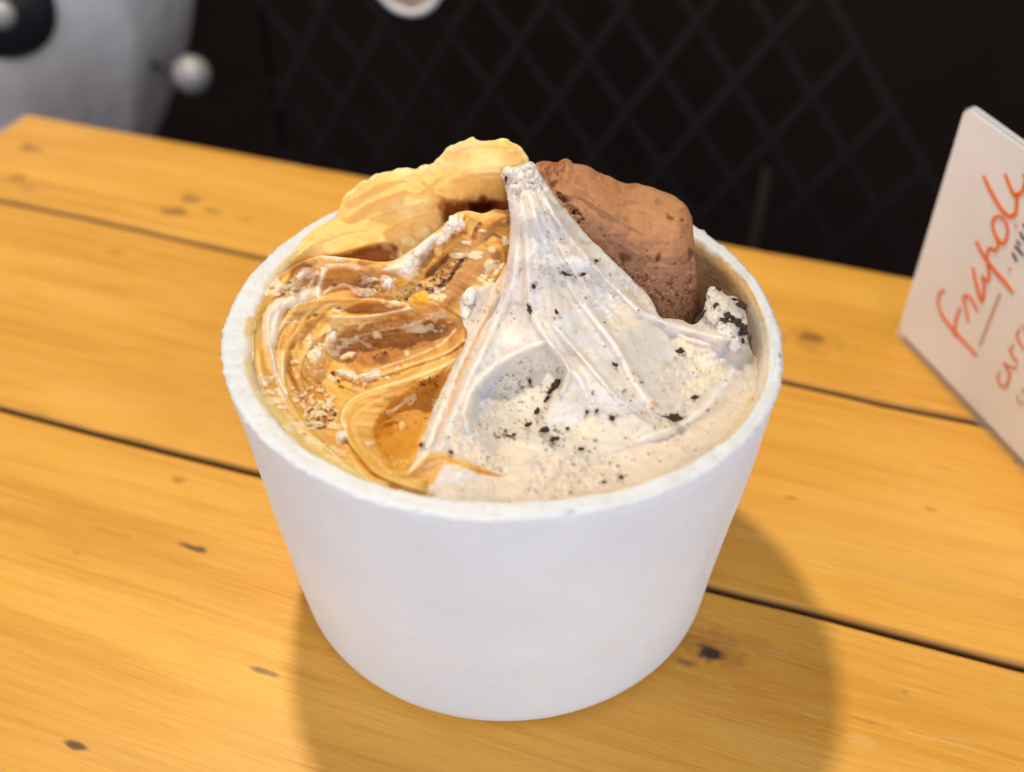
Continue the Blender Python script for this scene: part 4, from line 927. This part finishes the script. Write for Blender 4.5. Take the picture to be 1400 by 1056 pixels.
for k, (px, py, wx, wy, an) in enumerate(CRUMBS):
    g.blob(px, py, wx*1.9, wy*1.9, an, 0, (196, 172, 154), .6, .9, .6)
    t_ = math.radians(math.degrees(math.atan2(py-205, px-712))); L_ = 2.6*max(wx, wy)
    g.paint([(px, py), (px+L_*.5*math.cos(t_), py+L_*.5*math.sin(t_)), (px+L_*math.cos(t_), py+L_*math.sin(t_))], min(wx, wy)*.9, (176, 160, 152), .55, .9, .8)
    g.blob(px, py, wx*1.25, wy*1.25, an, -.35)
    q = [(px-wx*2, py-wy*1.6), (px+wx*2, py-wy*1.6), (px+wx*2, py+wy*2), (px-wx*2, py+wy*2)]
    g.pits(int(4+wx), q, (.8, 1.7), .15, (104, 72, 58), .8, 300+k)
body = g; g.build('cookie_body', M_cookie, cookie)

# cookie pieces stuck in the cream: each its own crumb
M_crumb = simple('dark_cookie', (.070, .042, .030), .85, bump=(2200, 1.0, .0012))
def crumb(px, py, wx, wy, ang, thick=.55, seed=0, parent=cookie, src=None, mat=None, name='cookie_chunk'):
    src = src or body; rg = np.random.RandomState(seed)
    bm = bmesh.new(); bmesh.ops.create_icosphere(bm, subdivisions=3, radius=1)
    p = src.at(px, py); sc = float((p-CAM)@np.array([0, CP, -SP]))/FPX
    t = math.radians(ang); r_ = np.array([1., 0, 0]); u_ = np.array([0, SP, CP]); f_ = np.array([0, CP, -SP])
    e1 = r_*math.cos(t)-u_*math.sin(t); e2 = r_*math.sin(t)+u_*math.cos(t)
    dirs = rg.normal(size=(7, 3)); dirs /= np.linalg.norm(dirs, axis=1)[:, None]; cut = rg.uniform(.55, .9, 7)
    for v in bm.verts:
        q = np.array(v.co)
        for d_, c_ in zip(dirs, cut):                # knock flat facets off
            k = q@d_
            if k > c_: q = q-d_*(k-c_)
        q *= 1+.09*rg.normal()+.24*math.sin(q[0]*5+seed)*math.sin(q[1]*4+seed*2)
        w_ = p+sc*(e1*q[0]*wx+e2*q[1]*wy+f_*q[2]*thick*min(wx, wy))
        v.co = Vector(w_)
    return link(name, bm_mesh(bm, name, True), mat or M_crumb, parent)
for k, (px, py, wx, wy, an) in enumerate(CRUMBS):
    crumb(px, py, wx*1.22, wy*1.22, an, .55, 200+k)


# firm cream pieces lying in the caramel
M_cream = simple('firm_cream', (.90, .82, .68), .5, bump=(900, .35, .0006), **{'Subsurface Weight': .4, 'Subsurface Radius': (.002, .0014, .0008), 'Subsurface Scale': 1.0})
for k, (px, py, wx, wy, an) in enumerate([(620, 305, 11, 9, -40), (606, 323, 9, 7, -35), (530, 386, 8.5, 8, 0), (470, 511, 11, 4.2, 14), (502, 513, 12, 4.2, -14), (467, 598, 5, 7, 25), (453, 461, 8, 6, -50), (433, 484, 8, 9, 20), (556, 362, 15, 6.5, -40), (574, 342, 14, 6, -42), (449, 553, 6, 5, 30)]):
    crumb(px, py, wx, wy, an, .5, 500+k, caramel, carbody, M_cream, 'cream_chunk')

# ------------------------------------------------------------------ menu card in its clear stand
SB = np.array([0.1287138, 0.09229449, 0.0]); SD = np.array([0.29115104, -0.9566771, 0.0]); SN = np.array([-0.9566771, -0.29115104, 0.0])
card = thing('menu_stand', 'white menu card with orange lettering held upright in a clear stand on the table', 'menu card', tuple(SB))
CL, CH, CZ = .125, .0815, .0030
def card_pt(u, v, n): return SD*u+np.array([0, 0, v])+SN*n
def slab(name, u0, u1, v0, v1, n0, n1, mat, rad=.003, parent=card):
    bm = bmesh.new(); ring_ = []
    for cx, cy, a0 in ((u1-rad, v1-rad, 0), (u0+rad, v1-rad, 90), (u0+rad, v0+rad, 180), (u1-rad, v0+rad, 270)):
        for k in range(5):
            a = math.radians(a0+k*22.5); ring_.append((cx+rad*math.cos(a), cy+rad*math.sin(a)))
    A_ = [bm.verts.new(Vector(card_pt(x, y, n1))) for x, y in ring_]; B_ = [bm.verts.new(Vector(card_pt(x, y, n0))) for x, y in ring_]
    bm.faces.new(A_); bm.faces.new(B_[::-1]); n = len(A_)
    for k in range(n): bm.faces.new((A_[k], B_[k], B_[(k+1) % n], A_[(k+1) % n]))
    bmesh.ops.recalc_face_normals(bm, faces=bm.faces); return link(name, bm_mesh(bm, name), mat, parent)
M_card = simple('white_card', (.86, .86, .87), .6, bump=(12, .02, .0003))
M_clear, nt, b = newmat('clear_acrylic'); b.inputs['Roughness'].default_value = .06; b.inputs['IOR'].default_value = 1.45; b.inputs['Base Color'].default_value = (.93, .93, .92, 1); b.inputs['Alpha'].default_value = .14
M_or = simple('orange_ink', (.86, .20, .035), .55, bump=(300, .1, .0003)); M_bei = simple('beige_ink', (.66, .42, .29), .55, bump=(300, .1, .0003)); M_dk = simple('brown_ink', (.10, .06, .045), .55, bump=(300, .1, .0003)); M_lor = simple('light_orange_ink', (.80, .30, .14), .55, bump=(300, .1, .0003))
slab('card', .0008, CL-.001, CZ, CH, -.0006, .0, M_card, .0025)
slab('rear_card', .0008, CL-.001, CZ, CH+.0008, -.0019, -.0015, M_card, .0025)
slab('stand_plate', .0, CL, .0, CH+.0006, -.0014, -.0007, M_clear, .003)
slab('stand_foot', .0, CL, .0, .0026, -.0024, .0006, M_clear, .0006)
def letter(name, pts, wpx, mat, org=(1260, 200), sc=5.28):
    q = curve([(org[0]+x/sc, org[1]+y/sc) for x, y in pts], 8)
    P = unp_plane(q, SB, SN)-SB; U = P@SD; Vv = P[:, 2]
    L = np.stack([U, Vv], 1); T = np.gradient(L, axis=0); T /= np.linalg.norm(T, axis=1)[:, None]+1e-12; Nn = np.stack([-T[:, 1], T[:, 0]], 1)
    hw = wpx*.00019/2*(.75+.25*np.sin(np.linspace(0, math.pi, len(L))))[:, None]
    a, b_ = L+Nn*hw, L-Nn*hw; m = len(L); V = [card_pt(x, y, .00035) for x, y in a]+[card_pt(x, y, .00035) for x, y in b_]+[card_pt(x, y, .00005) for x, y in a]+[card_pt(x, y, .00005) for x, y in b_]
    f = []
    for k in range(m-1): f += [(k, k+1, m+k+1, m+k), (k, 2*m+k, 2*m+k+1, k+1), (m+k, m+k+1, 3*m+k+1, 3*m+k)]
    me = pydata(name, V, f, False); bm = bmesh.new(); bm.from_mesh(me); bmesh.ops.recalc_face_normals(bm, faces=bm.faces); bm.to_mesh(me); bm.free()
    return link(name, me, mat, card)
o2 = (1260, 380)
W_ = 5.5
letter('letter', [(168, 84), (132, 120), (126, 195), (165, 290), (255, 400), (330, 480), (402, 556)], W_, M_or, o2)
letter('letter_stroke', [(284, 215), (258, 285), (246, 360), (246, 425)], W_*.9, M_or, o2)
letter('letter', [(344, 325), (325, 220), (308, 150), (330, 128), (370, 160), (412, 245)], W_*.9, M_or, o2)
letter('letter', [(376, -75), (395, 30), (430, 155), (448, 150), (455, 60), (440, -10)], W_*1.15, M_or, o2)
letter('letter_stroke', [(440, -15), (470, 20), (490, 10), (488, -60), (478, -100)], W_*.95, M_or, o2)
letter('letter', [(398, 685), (450, 785), (520, 885), (600, 975), (664, 1056)], W_*1.2, M_or)
letter('letter_stroke', [(488, 850), (478, 780), (500, 735), (535, 755), (556, 715), (548, 680)], W_*.9, M_or)
letter('letter', [(590, 520), (550, 506), (518, 545), (530, 625), (580, 700), (612, 680), (626, 600), (600, 525)], W_, M_or)
letter('letter', [(452, 215), (492, 300), (548, 405), (600, 480), (645, 508), (684, 480), (692, 400), (690, 330)], W_*1.25, M_or)
letter('letter', [(608, 200), (632, 262), (668, 345), (705, 352), (738, 310), (752, 240), (742, 200)], W_*1.1, M_or)
letter('underline', [(572, 110), (500, 290), (424, 488)], 4.2, M_bei, o2)
for p in ([(566, 680), (556, 730), (578, 775), (612, 780), (636, 730), (640, 690)], [(596, 612), (640, 640), (690, 650)], [(596, 612), (630, 670), (648, 705)], [(640, 520), (672, 575), (700, 610)], [(640, 525), (668, 485)], [(690, 415), (716, 470), (746, 510)], [(690, 420), (712, 370)], [(728, 340), (760, 380), (800, 420)]):
    letter('small_letter', p, 4.0, M_lor, o2)
for p in ([(660, 770), (676, 800), (694, 832)], [(676, 720), (706, 750), (740, 790)], [(690, 680), (716, 716)], [(716, 620), (736, 660), (770, 690)], [(736, 560), (760, 600)]): letter('small_letter', p, 3.4, M_dk)
for p in ([(680, 560), (692, 590)], [(636, 870), (646, 900)]): letter('small_letter', p, 3.4, M_lor)
for p in ([(700, 850), (704, 890), (740, 900)], [(728, 830), (752, 800)]): letter('small_letter', p, 3.6, M_bei, o2)
